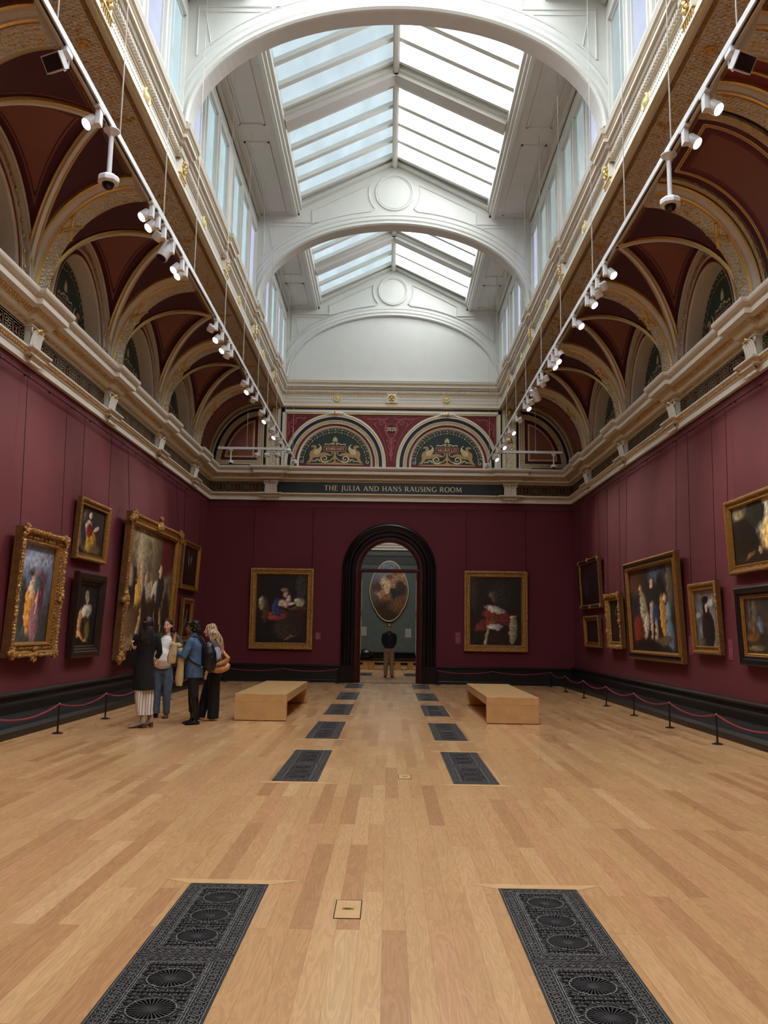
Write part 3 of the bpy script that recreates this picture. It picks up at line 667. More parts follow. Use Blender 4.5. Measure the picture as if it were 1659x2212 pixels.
# small scrolls in the spandrels
def spiral(cx, cz, r, t0, turns, sg=1, n=30): return [(cx + sg * r * (1 - .8 * i / n) * math.cos(t0 + turns * 2 * PI * i / n), cz + r * (1 - .8 * i / n) * math.sin(t0 + turns * 2 * PI * i / n)) for i in range(n + 1)]
for sg in (-1, 1):
    S = lambda l: [(sg * a, b) for a, b in l]
    m.ribbon(S(spiral(3.28, 8.56, .12, 2.2, 1.4)), .02, mp_end, .045, PINK); m.ribbon(S([(3.40, 8.55), (3.43, 8.4), (3.40, 8.25), (3.42, 8.1)]), .03, mp_end, .045, PINK)
    m.ribbon(S([(3.2, 8.66), (3.05, 8.7), (2.95, 8.66), (2.85, 8.7)]), .03, mp_end, .045, PINK); m.ribbon(S([(3.36, 8.4), (3.25, 8.32), (3.3, 8.2)]), .04, mp_end, .046, PINK)
    m.ribbon(S(spiral(.36, 8.55, .11, .4, 1.4)), .02, mp_end, .045, PINK); m.ribbon(S([(.1, 8.72), (.25, 8.66), (.45, 8.7), (.62, 8.66), (.78, 8.7)]), .03, mp_end, .045, PINK)
    m.ribbon(S([(.03, 8.0), (.15, 8.15), (.22, 8.32), (.18, 8.5), (.26, 8.64)]), .03, mp_end, .045, PINK); m.ribbon(S([(.02, 7.85), (.1, 7.98), (.16, 7.92)]), .03, mp_end, .046, PINK)
    m.ribbon(S([(.02, 7.6), (.09, 7.72), (.07, 7.84)]), .03, mp_end, .046, PINK); m.ribbon(S([(.01, 7.4), (.06, 7.5), (.02, 7.56)]), .03, mp_end, .046, PINK)
    m.ribbon(S([(.10, 7.2), (.10, 7.3), (.14, 7.6), (.27, 8.0), (.45, 8.35), (.7, 8.62), (.95, 8.77)]), .012, mp_end, .044, PINK)
    m.ribbon(S([(.5, 8.56), (.56, 8.48), (.5, 8.42)]), .03, mp_end, .045, PINK)
m.ribbon([(0, 7.25), (0, 8.05)], .035, mp_end, .045, PINK)
m.poly([(.15 * math.cos(2 * PI * i / 24), 8.33 + .15 * math.sin(2 * PI * i / 24)) for i in range(24)], mp_end, .035, .042, DMAR)
for i in range(22):
    t = 2 * PI * i / 22; q = (.185 * math.cos(t), 8.33 + .185 * math.sin(t)); d = (-math.sin(t + .5), math.cos(t + .5))
    m.ribbon([(q[0] - d[0] * .025, q[1] - d[1] * .025), q, (q[0] + d[0] * .025, q[1] + d[1] * .025)], [.004, .022, .004], mp_end, .046, PINK)
write(m, '2020', 0, 8.27, .125, mp_end, .05, LETTER, .06, .33)
# pilasters beside the panel, and the side lunettes
def Pq(dx, db, do, n=24):
    x0, zb = 4.33 + dx, 7.0 + db; rx, rz = RX - do, RZ - do; pts = [(x0, zb)]
    tb = math.asin(min(1, db / rz)); tt = math.acos(min(1, dx / rx))
    for i in range(n + 1):
        t = tb + (tt - tb) * i / n; pts.append((4.33 + rx * math.cos(t), 7.0 + rz * math.sin(t)))
    return pts
for sg in (-1, 1):
    mp = (lambda a, b, c: (sg * a, YE - c, b))
    m.poly([(3.78, 6.98), (4.12, 6.98), (4.12, 9.05), (3.78, 9.05)], mp, 0, .07, LEAF)
    for x0, x1, c, mt in ((3.70, 3.76, .06, CREAM), (3.76, 3.80, .10, PALEG), (4.10, 4.14, .10, PALEG), (4.14, 4.17, .06, CREAM), (4.25, 4.28, .06, CREAML), (4.28, 4.33, .05, EGG)):
        m.poly([(x0, 6.98), (x1, 6.98), (x1, 9.05), (x0, 9.05)], mp, 0, c, mt)
    m.ball((sg * 3.95, YE - .1, 8.95), .09, GOLD, 8, 5); m.ball((sg * 3.95, YE - .09, 8.0), .08, GOLD, 8, 5)
    m.poly(Pq(0, 0, .02), mp, 0, .02, BLACK); m.poly(Pq(.0, .08, .15), mp, 0, .04, CREAML); m.poly(Pq(.015, .10, .17), mp, 0, .05, EGG)
    m.poly(Pq(.10, .20, .31), mp, 0, .055, CREAML); m.poly(Pq(.115, .215, .325), mp, 0, .06, DMAR); m.poly(Pq(.22, .31, .45), mp, 0, .07, PALEG)
    m.poly(Pq(.245, .335, .475), mp, 0, .075, TAN); m.poly(Pq(.28, .37, .51), mp, 0, .08, RUST)
m.build('trim_10', kind=ST)

# painted lunettes: laurel, winged beasts, scrolls and a name plate
def lunette(name_text, R, RH, label, where):
    """built in local coordinates: x to the right, z up from the base, y towards the wall"""
    o = empty('painted_lunette', label=label, cat='wall painting', group='painted lunettes with name plates')
    loc = lambda a, b, c: (a, -c, b)
    m = MB(); k = R / 1.19; kz = RH / 1.19
    m.poly([(R * math.cos(PI * i / 40), RH * math.sin(PI * i / 40)) for i in range(41)], loc, -.004, 0, GREEN); m.build('ground', o)
    m = MB(); q = lambda l: [((x - 797) / 421 * k, (775 - y) / 421 * kz) for x, y in l]
    for i in range(29):
        t = PI * (.06 + .88 * i / 28); r = .93
        for sg in (-1, 1):
            cx, cz = (r + sg * .035) * R * math.cos(t), (r + sg * .035) * RH * math.sin(t); d = t + (PI / 2 if t < PI / 2 else -PI / 2) + sg * (.45 if t < PI / 2 else -.45)
            l = .05 * k; m.ribbon([(cx - l * math.cos(d), cz - l * math.sin(d)), (cx, cz), (cx + l * math.cos(d), cz + l * math.sin(d))], [.004, .03 * k, .004], loc, .003, TAN if i % 2 else PALEG)
    m.build('laurel_wreath', o)
    for sg in (-1, 1):
        m = MB(); F = lambda l: [(sg * a, b) for a, b in q(l)]
        body = [(398, 765), (432, 735), (448, 690), (440, 640), (455, 600), (486, 585), (503, 562), (497, 540), (474, 548), (456, 536), (472, 518), (515, 512), (540, 535), (537, 580), (520, 615), (510, 640), (560, 636), (640, 615), (705, 628), (742, 655), (725, 668), (650, 655), (600, 672), (560, 690), (520, 690), (490, 705), (474, 740), (452, 765)]
        wing = [(505, 645), (508, 600), (530, 575), (572, 560), (590, 530), (556, 497), (575, 500), (606, 535), (612, 575), (590, 620), (560, 648)]
        m.poly(F(body), loc, 0, .004, TAN); m.poly(F(wing), loc, 0, .006, PALEG)
        for i in range(4): m.ribbon(F([(520 + i * 18, 640), (545 + i * 14, 600), (580 + i * 8, 570)]), .008, loc, .008, TAN)
        m.build('winged_beast', o)
        m = MB()
        m.ribbon(F([(652 + 62 * (1 - .82 * i / 34) * math.cos(.6 + i * .26), 705 + 56 * (1 - .82 * i / 34) * math.sin(.6 + i * .26)) for i in range(35)]), [.05 - .0008 * i for i in range(35)], loc, .007, PALEG)
        m.ribbon(F([(700, 745), (740, 730), (780, 690)]), .05, loc, .006, TAN); m.ribbon(F([(590, 745), (560, 715), (530, 725)]), .035, loc, .006, PALEG)
        m.ribbon(F([(540, 745), (500, 735), (480, 750)]), .03, loc, .006, PALEG); m.ribbon(F([(640, 660), (590, 690), (585, 735), (625, 765)]), .02, loc, .008, TAN)
        m.ribbon(F([(735, 660), (765, 640), (760, 610), (735, 605)]), .02, loc, .007, PALEG)
        m.ribbon(F([(335 + 30 * (1 - .8 * i / 20) * math.cos(-1.2 + i * .33), 748 + 30 * (1 - .8 * i / 20) * math.sin(-1.2 + i * .33)) for i in range(21)]), .02, loc, .006, PALEG)
        m.ribbon(F([(655, 515), (652, 498), (675, 496), (710, 505), (745, 490), (768, 480), (790, 486)]), .028, loc, .007, PALEG)
        m.ribbon(F([(770 + 20 * (1 - .8 * i / 16) * math.cos(i * .4), 500 + 16 * (1 - .8 * i / 16) * math.sin(i * .4)) for i in range(17)]), .014, loc, .008, PALEG)
        m.build('scrollwork', o)
    m = MB()
    for i in range(-4, 5):
        t = PI / 2 + i * .34; L = 62 - abs(i) * 5
        m.ribbon(q([(797, 462), (797 + L * .6 * math.cos(t), 462 - L * .8 * math.sin(t)), (797 + L * .85 * math.cos(t), 462 - L * 1.2 * math.sin(t))]), [.01, .03 * k, .012], loc, .006, PALEG)
    m.poly(q([(400, 790), (400, 778), (640, 770), (750, 762), (797, 735), (845, 762), (955, 770), (1195, 778), (1195, 790)]), loc, 0, .005, TAN)
    m.poly(q([(775, 610), (820, 610), (808, 650), (822, 680), (806, 735), (788, 735), (772, 680), (786, 650)]), loc, 0, .009, TAN)
    m.build('palmette_and_urn', o)
    m = MB(); m.poly(q([(636, 528), (955, 528), (955, 606), (636, 606)]), loc, 0, .012, TAN); m.poly(q([(645, 536), (946, 536), (946, 598), (645, 598)]), loc, 0, .016, MAROON)
    write(m, name_text, 0, (775 - 586) / 421 * kz, 40 / 421 * kz, loc, .018, PALEG, .1, min(.62, .085 * len(name_text) + .05) * k)
    m.build('name_plate', o)
    return o
LBL = 'dark green painted lunette with a laurel wreath, winged beasts and a red plate reading '
o = lunette('REMBRANDT', 1.19, 1.19, LBL + 'REMBRANDT', 0); o.location = (-1.865, YE - .037, 7.14)
o = lunette('MURILLO', 1.19, 1.19, LBL + 'MURILLO', 0); o.location = (1.865, YE - .037, 7.14)
names = {(-1, 15.38): 'G.BELLINI', (-1, 19.28): 'GUIDO', (-1, 23.18): 'TITIAN', (1, 15.38): 'TINTORETTO', (1, 19.28): 'TURNER', (1, 23.18): 'CLAUDE', (-1, 11.48): 'RUBENS'}
place = {(-1, 15.38): 'green painted lunette above left cornice, nearest complete one, name ending in LLINI', (-1, 19.28): 'green painted lunette above left cornice, middle of the three visible', (-1, 23.18): 'green painted lunette above left cornice, farthest from the viewer',
         (1, 15.38): 'green painted lunette above right cornice with plate reading TINTORETTO', (1, 19.28): 'green painted lunette above right cornice, middle of the three visible', (1, 23.18): 'green painted lunette above right cornice, farthest from the viewer', (-1, 11.48): 'green painted lunette cut by the left edge of the picture'}
GL['Y'] = (0.76, [_s(.06, 1, .38, .5, TK), _s(.7, 1, .38, .5, TN), _s(.38, 0, .38, .5, TK)])
for sd, yc, Ry in LUN:
    key = (sd, round(yc, 2))
    if key in names:
        o = lunette(names[key], Ry - .49, RZ - .49, place[key], 0); o.location = (sd * (XW + .255), yc, Z0); o.rotation_euler = (0, 0, -sd * PI / 2)
    else:
        m = MB(); m.box(min(sd * 6.24, sd * 6.3), max(sd * 6.24, sd * 6.3), yc - 1.3, yc + 1.3, Z0, Z0 + 1.7, GREEN); m.build('wall_lunette_back', kind=ST)

# ------------------------------------------------------------------ white clerestory
XC = 3.6; ZH = 12.5
WC = {}
for i in range(0, 7):
    a = PIERS[i]; b = PIERS[i + 1] if i < 6 else YE
    WC[i] = [(a + b) / 2 + k * 1.15 for k in (-1, 0, 1)] if i < 6 else [25.75, 26.85]
GLASS_LAV = pane('clerestory_pane_lavender', (200, 206, 238), WIN); GLASS_TEAL = pane('clerestory_pane_pale_blue', (190, 220, 228), WIN); GLASS_DIM = pane('clerestory_pane_grey_green', (160, 178, 178), WIN)
wn = 0
for sd in (-1, 1):
    m = MB(); X0, X1 = sd * XC, sd * (XC + .25); xa, xb2 = min(X0, X1), max(X0, X1)
    m.box(xa, xb2, YB, YE, 9.95, 10.25, WHITE); m.box(xa, xb2, YB, YE, 11.98, 12.62, WHITE)
    ys = [YB]
    for i in range(7):
        for c in WC[i]: ys += [c - .45, c + .45]
    ys.append(YE)
    for k in range(0, len(ys), 2): m.box(xa, xb2, ys[k], ys[k + 1], 10.25, 11.98, WHITE)
    m.build('wall_clerestory_left' if sd < 0 else 'wall_clerestory_right', kind=ST)
    for i in range(1, 7):
        for q, c in enumerate(WC[i]):
            wn += 1; w = MB(); P = lambda x: sd * x
            for (y0, y1, z0, z1) in ((c - .50, c - .45, 10.19, 12.03), (c + .45, c + .50, 10.19, 12.03), (c - .45, c + .45, 11.98, 12.03), (c - .45, c + .45, 10.19, 10.25)):
                w.box(min(P(3.57), P(3.6)), max(P(3.57), P(3.6)), y0, y1, z0, z1, WHITE)
            for (y0, y1, z0, z1) in ((c - .45, c - .42, 10.25, 11.98), (c + .42, c + .45, 10.25, 11.98), (c - .45, c + .45, 11.94, 11.98), (c - .45, c + .45, 10.25, 10.3)):
                w.box(min(P(3.62), P(3.70)), max(P(3.62), P(3.70)), y0, y1, z0, z1, WHITE)
            f = w.build('window_%d' % wn, kind=ST)
            g = MB(); g.box(min(P(3.65), P(3.67)), max(P(3.65), P(3.67)), c - .42, c + .42, 10.3, 11.94, (GLASS_LAV if (q + i) % 3 == 0 else GLASS_TEAL) if sd < 0 or (q + i) % 3 == 0 else GLASS_DIM); g.build('pane', f)

# transverse white arches with gables, and the end one
ARX, ARZ, AZ = 3.50, 2.14, 10.11
def gable(x): return 12.74 + (14.04 - 12.74) * (1 - abs(x) / 2.5) if abs(x) <= 2.5 else ZH
def front(m, y, c, xs_in=ARX, full=False):
    """face of the arch wall at plane y; c = -1 looks to the viewer"""
    xs = sorted(set([-3.6 + 7.2 * i / 60 for i in range(61)] + [-2.5, 2.5, -2.5001, 2.5001, 0, -ARX, ARX] + [-ARX * math.cos(PI * i / 40) for i in range(41)]))
    bot = [(x, y, arch_top(x, ARX, ARZ, AZ) if abs(x) < ARX and not full else 9.9) for x in xs]; top = [(x, y, gable(x)) for x in xs]; n = len(xs)
    m.add(bot + top, [(i, i + 1, n + i + 1, n + i) for i in range(n - 1)], WHITE)
def face_mouldings(m, y):
    mp = lambda a, b, c: (a, y - c, b)
    arch_sweep(m, mp, 0, AZ, AZ, ARX + .30, ARZ + .30, [(0, 0), (0, .03), (.03, .05), (.06, .03), (.10, .03), (.12, .07), (.16, .07), (.18, .04), (.22, .04), (.24, .08), (.27, .09), (.30, .05), (.30, 0)], [WHITE] * 12, 60)
    m.tube([(.49 * math.cos(t * PI / 20), y, 13.17 + .49 * math.sin(t * PI / 20)) for t in range(40)], .035, WHITE, 6, loop=True)
    m.tube([(.44 * math.cos(t * PI / 20), y, 13.17 + .44 * math.sin(t * PI / 20)) for t in range(40)], .018, WHITE, 5, loop=True)
    for sg in (-1, 1):
        arc = [(sg * .68 * math.cos(t), 13.17 + .68 * math.sin(t)) for t in [-.72 + 1.05 * i / 10 for i in range(11)]]
        low = []
        for i in range(13):
            x = .62 + (2.15 - .62) * i / 12; low.append((sg * x, arch_top(x, ARX + .42, ARZ + .42, AZ)))
        pan = arc[::-1] + [p for p in low if p[1] < 12.74 or True] + [(sg * 2.17, 12.68 if gable(2.17) - .28 < 12.6 else gable(2.17) - .28)]
        m.tube([(a, y - .005, b) for a, b in pan], .02, WHITE, 5, loop=True)
        out = [(sg * x, arch_top(x, ARX + .42, ARZ + .42, AZ)) for x in [2.0 + 1.42 * i / 10 for i in range(11)]]
        m.tube([(a, y - .005, b) for a, b in out + [(sg * 3.42, 12.3), (sg * 2.0, 12.3)]], .02, WHITE, 5, loop=True)
        m.tube([(a, y - .005, b) for a, b in [(a * (1 - .03) , b + .05) for a, b in out[2:-1]] + [(sg * 3.30, 12.2), (sg * 2.2, 12.2)]], .012, WHITE, 5, loop=True)
        m.bar((sg * 2.5, y - .05, 12.76), (0, y - .05, 14.05), .1, .14, WHITE); m.bar((sg * 2.5, y - .09, 12.70), (0, y - .09, 13.99), .16, .05, WHITE)
for k, py in enumerate((5.63, 13.43, 21.23)):
    m = MB(); ya, yb = py - .17, py + .17
    front(m, ya, -1); front(m, yb, 1)
    mp = lambda a, b, c: (a, c, b)
    arch_sweep(m, mp, 0, AZ, 9.9, ARX, ARZ, [(0, ya), (0, yb)], [WHITE2], 60)
    xs = [-3.6, -2.5, 0, 2.5, 3.6]
    m.add([(x, ya, gable(x)) for x in xs] + [(x, yb, gable(x)) for x in xs], [(i, i + 1, 6 + i, 5 + i) for i in range(4)], WHITE)
    face_mouldings(m, ya); m.build('trim_%d' % (11 + k), kind=ST)
m = MB(); front(m, YE - .04, -1, full=True); face_mouldings(m, YE - .06)
m.poly([(ARX * math.cos(PI * i / 60), AZ + ARZ * math.sin(PI * i / 60)) for i in range(61)] + [(-ARX, 9.9), (ARX, 9.9)], mp_end, 0, .045, WHITE)
m.build('wall_end_gable', kind=ST)

# flat side ceilings, skylight kerbs, rafters
m = MB()
for sd in (-1, 1):
    def B(x0, x1, y0, y1, z0, z1, mt=WHITE2): m.box(min(sd * x0, sd * x1), max(sd * x0, sd * x1), y0, y1, z0, z1, mt)
    B(2.6, 3.62, YB, YE, 12.5, 12.7)
    for i, (x, z) in enumerate(((3.6, 12.36), (3.56, 12.40), (3.53, 12.44))): B(x - .0, 3.62, YB, YE, z, 12.51, WHITE)
    B(2.56, 2.64, YB, YE, 12.47, 12.80, WHITE); B(2.44, 2.60, YB, YE, 12.66, 12.90, WHITE); B(2.50, 2.58, YB, YE, 12.56, 12.74, WHITE)
    for i in range(0, 7):
        a = PIERS[i] + .32; b = (PIERS[i + 1] if i < 6 else YE) - .32
        for x0, x1, y0, y1 in ((2.83, 2.87, a, b), (3.36, 3.40, a, b), (2.83, 3.40, a, a + .04), (2.83, 3.40, b - .04, b)): B(x0, x1, y0, y1, 12.475, 12.51)
        for x0, x1, y0, y1 in ((3.30, 3.33, a + .06, b - .06),): B(x0, x1, y0, y1, 12.485, 12.51)
m.build('ceiling', kind=ST)
LV = lambda t, dz=0: (2.46 * (1 - t), 12.88 + (14.06 - 12.88) * t + dz)
SKYL = pane('skylight_pane_blue', (214, 234, 243), SKY_L, .16); SKYR = pane('skylight_pane_white', (250, 252, 255), SKY_R, .05); SKYB = pane('skylight_pane_overcast', (245, 250, 255), SKY_B, .05)
m = MB()
for y0, y1 in ((YB, 5.46), (5.8, 13.26), (13.6, 21.06), (21.4, YE - .05)):
    m.bar((0, y0, 14.0), (0, y1, 14.0), .14, .22, WHITE); m.bar((0, y0, 13.92), (0, y1, 13.92), .07, .12, WHITE)
    for sd in (-1, 1):
        for yy in (y0, y1): pass
        # sloping kerb bands at both ends of each half bay
        halves = [(y0, (y0 + y1) / 2)] + [((y0 + y1) / 2, y1)] if y1 - y0 > 7 and y1 < 27 else [(y0, 25.13), (25.13, y1)]
        for h0, h1 in halves:
            for a, b in ((h0, h0 + .44), (h1 - .44, h1)):
                p, q = LV(0), LV(1)
                m.add([(sd * p[0], a, p[1]), (sd * p[0], b, p[1]), (sd * q[0], b, q[1]), (sd * q[0], a, q[1])], [(0, 1, 2, 3)], WHITE)
    ymid = (y0 + y1) / 2 if y1 < 27 else 25.13
    for sd in (-1, 1):
        m.bar((sd * 2.46, ymid, 12.78), (0, ymid, 13.96), .34, .26, WHITE2); m.bar((sd * 2.46, ymid, 12.70), (0, ymid, 13.88), .22, .06, WHITE2)
        m.bar((sd * 2.50, ymid - .2, 12.84), (0, ymid - .2, 14.0), .1, .16, WHITE)
m.build('ceiling_skylight_frame', kind=ST)
for y0, y1, mat_l, mat_r in ((YB, 1.63, SKYB, SKYB), (1.63, 5.46, SKYB, SKYB), (5.8, 9.53, SKYB, SKYB), (9.53, 13.26, SKYB, SKYB), (13.6, 17.33, SKYL, SKYR), (17.33, 21.06, SKYL, SKYR), (21.4, 25.13, SKYL, SKYR), (25.13, YE - .05, SKYL, SKYR)):
    for sd in (-1, 1):
        wn += 1; a, b = y0 + .42, y1 - .42; npn = 4 if b - a > 2 else 2; pt = (b - a) / npn; f = MB()
        for k in range(npn + 1):
            yy = a + pt * k; f.bar((sd * 2.46, yy, 12.84), (sd * .03, yy, 14.01), .13 if 0 < k < npn else .08, .10, WHITE)
        fo = f.build('window_%d' % wn, kind=ST)
        g = MB(); p, q = LV(.01, .02), LV(.97, .02)
        g.add([(sd * p[0], a, p[1]), (sd * p[0], b, p[1]), (sd * q[0], b, q[1]), (sd * q[0], a, q[1])], [(0, 1, 2, 3)], mat_l if sd < 0 else mat_r)
        g.build('pane', fo)

# ------------------------------------------------------------------ the arched doorway and the room beyond
m = MB(); mp = lambda a, b, c: (a, YE - c, b)
arch_sweep(m, mp, 0, ZS, .0, 1.52, 1.52, [(0, 0), (0, .12), (.03, .16), (.07, .17), (.10, .15), (.11, .11), (.17, .10), (.20, .14), (.26, .14), (.30, .09), (.32, .07), (.40, .07), (.42, .02), (.42, -.4)], [MARBLE] * 13, 48)
for sg in (-1, 1): m.box(min(sg * 1.09, sg * 1.56), max(sg * 1.09, sg * 1.56), YE - .20, YE + .02, 0, .56, MARBLE)
m.build('door_1', kind=ST)
m = MB()
arch_sweep(m, mp, 0, ZS, .0, 1.12, 1.12, [(0, -.02), (.04, -.02), (.05, -.05), (.10, -.05), (.11, -.02), (.14, -.03), (.18, -.09), (.19, -.2), (.19, -.34)], [MAHOG] * 8, 40)
m.box(-1.0, 1.0, YE + .06, YE + .2, 3.55, 3.67, MAHOG); m.box(-1.0, 1.0, YE + .02, YE + .2, 3.60, 3.64, MAHOG)
for sg in (-1, 1):
    m.box(min(sg * .90, sg * .95), max(sg * .90, sg * .95), YE + .1, YE + .32, 0, 3.55, MAHOG)
    for z0, z1 in ((.9, 2.1), (2.3, 3.3)): m.box(min(sg * .885, sg * .9), max(sg * .885, sg * .9), YE + .12, YE + .2, z0, z1, BRASS if False else CREAM)
m.build('door_2', kind=ST)
mg, t, b = nodes('clear_glass'); t.nodes.remove(b)
out = t.nodes['Material Output']; tr = N(t, 'ShaderNodeBsdfTransparent'); gl = N(t, 'ShaderNodeBsdfGlossy'); gl.inputs['Roughness'].default_value = .02
fr = N(t, 'ShaderNodeFresnel'); fr.inputs['IOR'].default_value = 1.5; mx = N(t, 'ShaderNodeMixShader')
t.links.new(fr.outputs[0], mx.inputs['Fac']); t.links.new(tr.outputs[0], mx.inputs[1]); t.links.new(gl.outputs[0], mx.inputs[2]); t.links.new(mx.outputs[0], out.inputs['Surface'])
m = MB(); m.poly([(.93 * math.cos(PI * i / 30), 3.66 + .9 * math.sin(PI * i / 30)) for i in range(31)], mp, -.14, -.135, mg); m.build('window_100', kind=ST)
SLATE = plain('grey_green_wall', (92, 104, 98), .7, var=.05, scale=4); SLATE2 = plain('dark_slate_frieze', (60, 66, 64), .6, var=.12, scale=2)
Y2 = 42.85
m = MB(); m.box(-4.5, 4.5, YE + .02, Y2, -.1, -.002, FLOORM); m.box(-1.1, 1.1, YE - .02, YE + .42, -.05, .004, MARBLE2); m.build('floor_beyond', kind=ST)
m = MB(); m.box(-4.5, 4.5, Y2, Y2 + .2, 0, 5.45, SLATE); m.box(-4.5, 4.5, Y2 - .03, Y2, 5.0, 5.42, SLATE2); m.box(-4.5, 4.5, Y2 - .05, Y2, 5.42, 5.46, BLACK); m.box(-4.5, 4.5, Y2 - .03, Y2 + .2, 5.46, 5.72, SLATE)
for z0, z1, p in ((5.72, 5.85, .15), (5.85, 5.98, .22), (5.98, 6.1, .3), (6.1, 8.0, .12)): m.box(-4.5, 4.5, Y2 - p, Y2 + .2, z0, z1, CREAML)
m.build('wall_beyond', kind=ST)
m = MB(); m.box(-4.7, -4.5, YE + .4, Y2, 0, 8, SLATE); m.box(4.5, 4.7, YE + .4, Y2, 0, 8, SLATE); m.build('wall_beyond_sides', kind=ST)
m = MB(); m.box(-4.7, 4.7, YE + .3, Y2 + .2, 8, 8.1, CREAML); m.build('ceiling_beyond', kind=ST)
m = MB(); moulding(m, [(-4.5, Y2), (4.5, Y2)], [(0, .62), (.04, .62), (.08, .58), (.08, .55), (.04, .52), (.04, .46), (.08, .43), (.08, .38), (.05, .36), (.05, .15), (.1, .1), (.1, 0)], [MARBLE] * 11); m.build('baseboard_beyond', kind=ST)
m = MB(); m.box(-1.4, 1.4, 33, 40, 7.9, 7.95, SKYL); o = m.build('window_101', kind=ST)  # unseen glowing panel, added under the ceiling to light this room
ld = bpy.data.lights.new('fill_light_beyond', 'AREA'); ld.shape = 'RECTANGLE'; ld.size = 2.5; ld.size_y = 8; ld.energy = 240; ld.color = (1, .96, .9)  # area lamp added out of view to brighten the room beyond
lo = bpy.data.objects.new('fill_light_beyond', ld); COL.objects.link(lo); lo.location = (0, 36, 7.85)

# ================================================================== THINGS
# ------------------------------------------------------------------ name panel over the door
o = empty('name_panel', (0, YE - .012, 6.13), label='long black panel over the doorway lettered THE JULIA AND HANS RAUSING ROOM', cat='sign')
loc = lambda a, b, c: (a, -c, b)
m = MB(); m.box(-3.72, 3.72, -.012, .01, 0, .375, SIGNG); m.build('panel', o)
m = MB(); write(m, 'THE JULIA AND HANS RAUSING ROOM', .08, .105, .165, loc, .016, LETTER, .10, 4.55); m.build('lettering', o)

# ------------------------------------------------------------------ cast iron floor grates
IRON2 = plain('iron_fan_blade_dark', (50, 50, 50), .5, .3, var=.2)
def make_grate(L, label):
    root = empty('floor_grate', label=label, cat='floor grate', group='cast iron grates in two rows down the floor')
    m = MB(); m.box(-.253, .253, -L, 0, .0005, .002, IROND)
    for x0, x1, y0, y1 in ((-.253, -.245, -L, 0), (.245, .253, -L, 0), (-.253, .253, -.008, 0), (-.253, .253, -L, -L + .008)): m.box(x0, x1, y0, y1, 0, .006, IRON2)
    m.build('base_frame', root)
    pl = L / 2; protos = []
    for k in range(2):
        if k == 0:
            m = MB(); z = .0045
            def seg(x0, y0, x1, y1, w=.004, h=.007): m.bar((x0, y0, h / 2), (x1, y1, h / 2), w, h, IRON)
            for ins in (.006, .085, .097):
                a, b, c, d = -.247 + ins, .247 - ins, -pl + .004 + ins, -.004 - ins
                for s in ((a, c, b, c), (b, c, b, d), (b, d, a, d), (a, d, a, c)): seg(*s, w=.005)
            def ring(cx, cy, r, w, n=10):
                w *= .72
                P = [(cx + (r + s * w) * math.cos(2 * PI * i / n), cy + (r + s * w) * math.sin(2 * PI * i / n)) for s in (-1, 1) for i in range(n)]
                m.add([(x, y, .0065) for x, y in P] + [(x, y, .001) for x, y in P], [(i, (i + 1) % n, n + (i + 1) % n, n + i) for i in range(n)] + [(n + i, n + (i + 1) % n, 3 * n + (i + 1) % n, 3 * n + i) for i in range(n)] + [(i, (i + 1) % n, 2 * n + (i + 1) % n, 2 * n + i) for i in range(n)], IRON)
            ny = int((pl - .1) / .043)
            for sx in (-1, 1):
                for i in range(ny + 1):
                    cy = -.05 - (pl - .1) * i / ny; ring(sx * .2015, cy, .029, .0028); ring(sx * .2015, cy, .011, .0025, 8)
            for cy in (-.05, -pl + .05):
                for i in range(1, 9): cx = -.2015 + .403 * i / 9; ring(cx, cy, .029, .0028); ring(cx, cy, .011, .0025, 8)
            DC = [-.29, -.624, -.957]; DC = [-pl * .235, -pl * .505, -pl * .775]
            # honeycomb with small bosses between the fans
            hx = .046; hr = hx / math.sqrt(3)
            row = 0; y = -.115
            while y > -pl + .11:
                for i in range(-4, 5):
                    x = i * hx + (hx / 2 if row % 2 else 0)
                    if abs(x) > .138: continue
                    if any(math.hypot(x, y - dy) < .125 for dy in DC): continue
                    pts = [(x + hr * math.cos(PI / 6 + q * PI / 3), y + hr * math.sin(PI / 6 + q * PI / 3)) for q in range(6)]
                    for q in range(6):
                        if q % 2 == row % 2 or q in (0, 3): seg(*pts[q], *pts[(q + 1) % 6], w=.0045, h=.0065)
                    ring(x, y, .0075, .0025, 6)
                y -= hx * .866; row += 1
            for sx in (-1, 1):
                for i in range(int((pl - .22) / .024)):
                    y = -.115 - i * .024; seg(sx * .147, y, sx * .136, y - .010, w=.004)
            pan = m.build('panel', root)
            f = MB(); n = 30
            f.lathe((0, 0, 0), [(.112, .001), (.112, .007), (.106, .007), (.106, .002)], IRON, 28); f.lathe((0, 0, 0), [(.030, .001), (.028, .005), (.001, .006)], IRON2, 14)
            for q in range(n):
                t = 2 * PI * q / n; c, s = math.cos(t), math.sin(t); w0, w1 = .0020, .0055
                P = [(.026 * c + w0 * s, .026 * s - w0 * c), (.107 * c + w1 * s, .107 * s - w1 * c), (.107 * c - w1 * s, .107 * s + w1 * c), (.026 * c - w0 * s, .026 * s + w0 * c)]
                f.add([(a, b, .0048) for a, b in P], [(0, 1, 2, 3)], IRON2)
            for i, dy in enumerate(DC):
                if i == 0: fo = f.build('fan_disc', pan); fo.location = (0, dy, 0)
                else: g = fo.copy(); COL.objects.link(g); g.parent = pan; g.location = (0, dy, 0)
        else:
            p2 = copy_tree(pan, root); p2.location = (0, -pl, 0)
    return root
g0 = make_grate(2.46, 'x'); g1 = make_grate(2.05, 'x')
rown = ['nearest row, cut by the picture bottom', 'second row from the viewer', 'third row from the viewer', 'fourth row from the viewer', 'fifth row from the viewer', 'last and farthest row before the doorway']
first = True
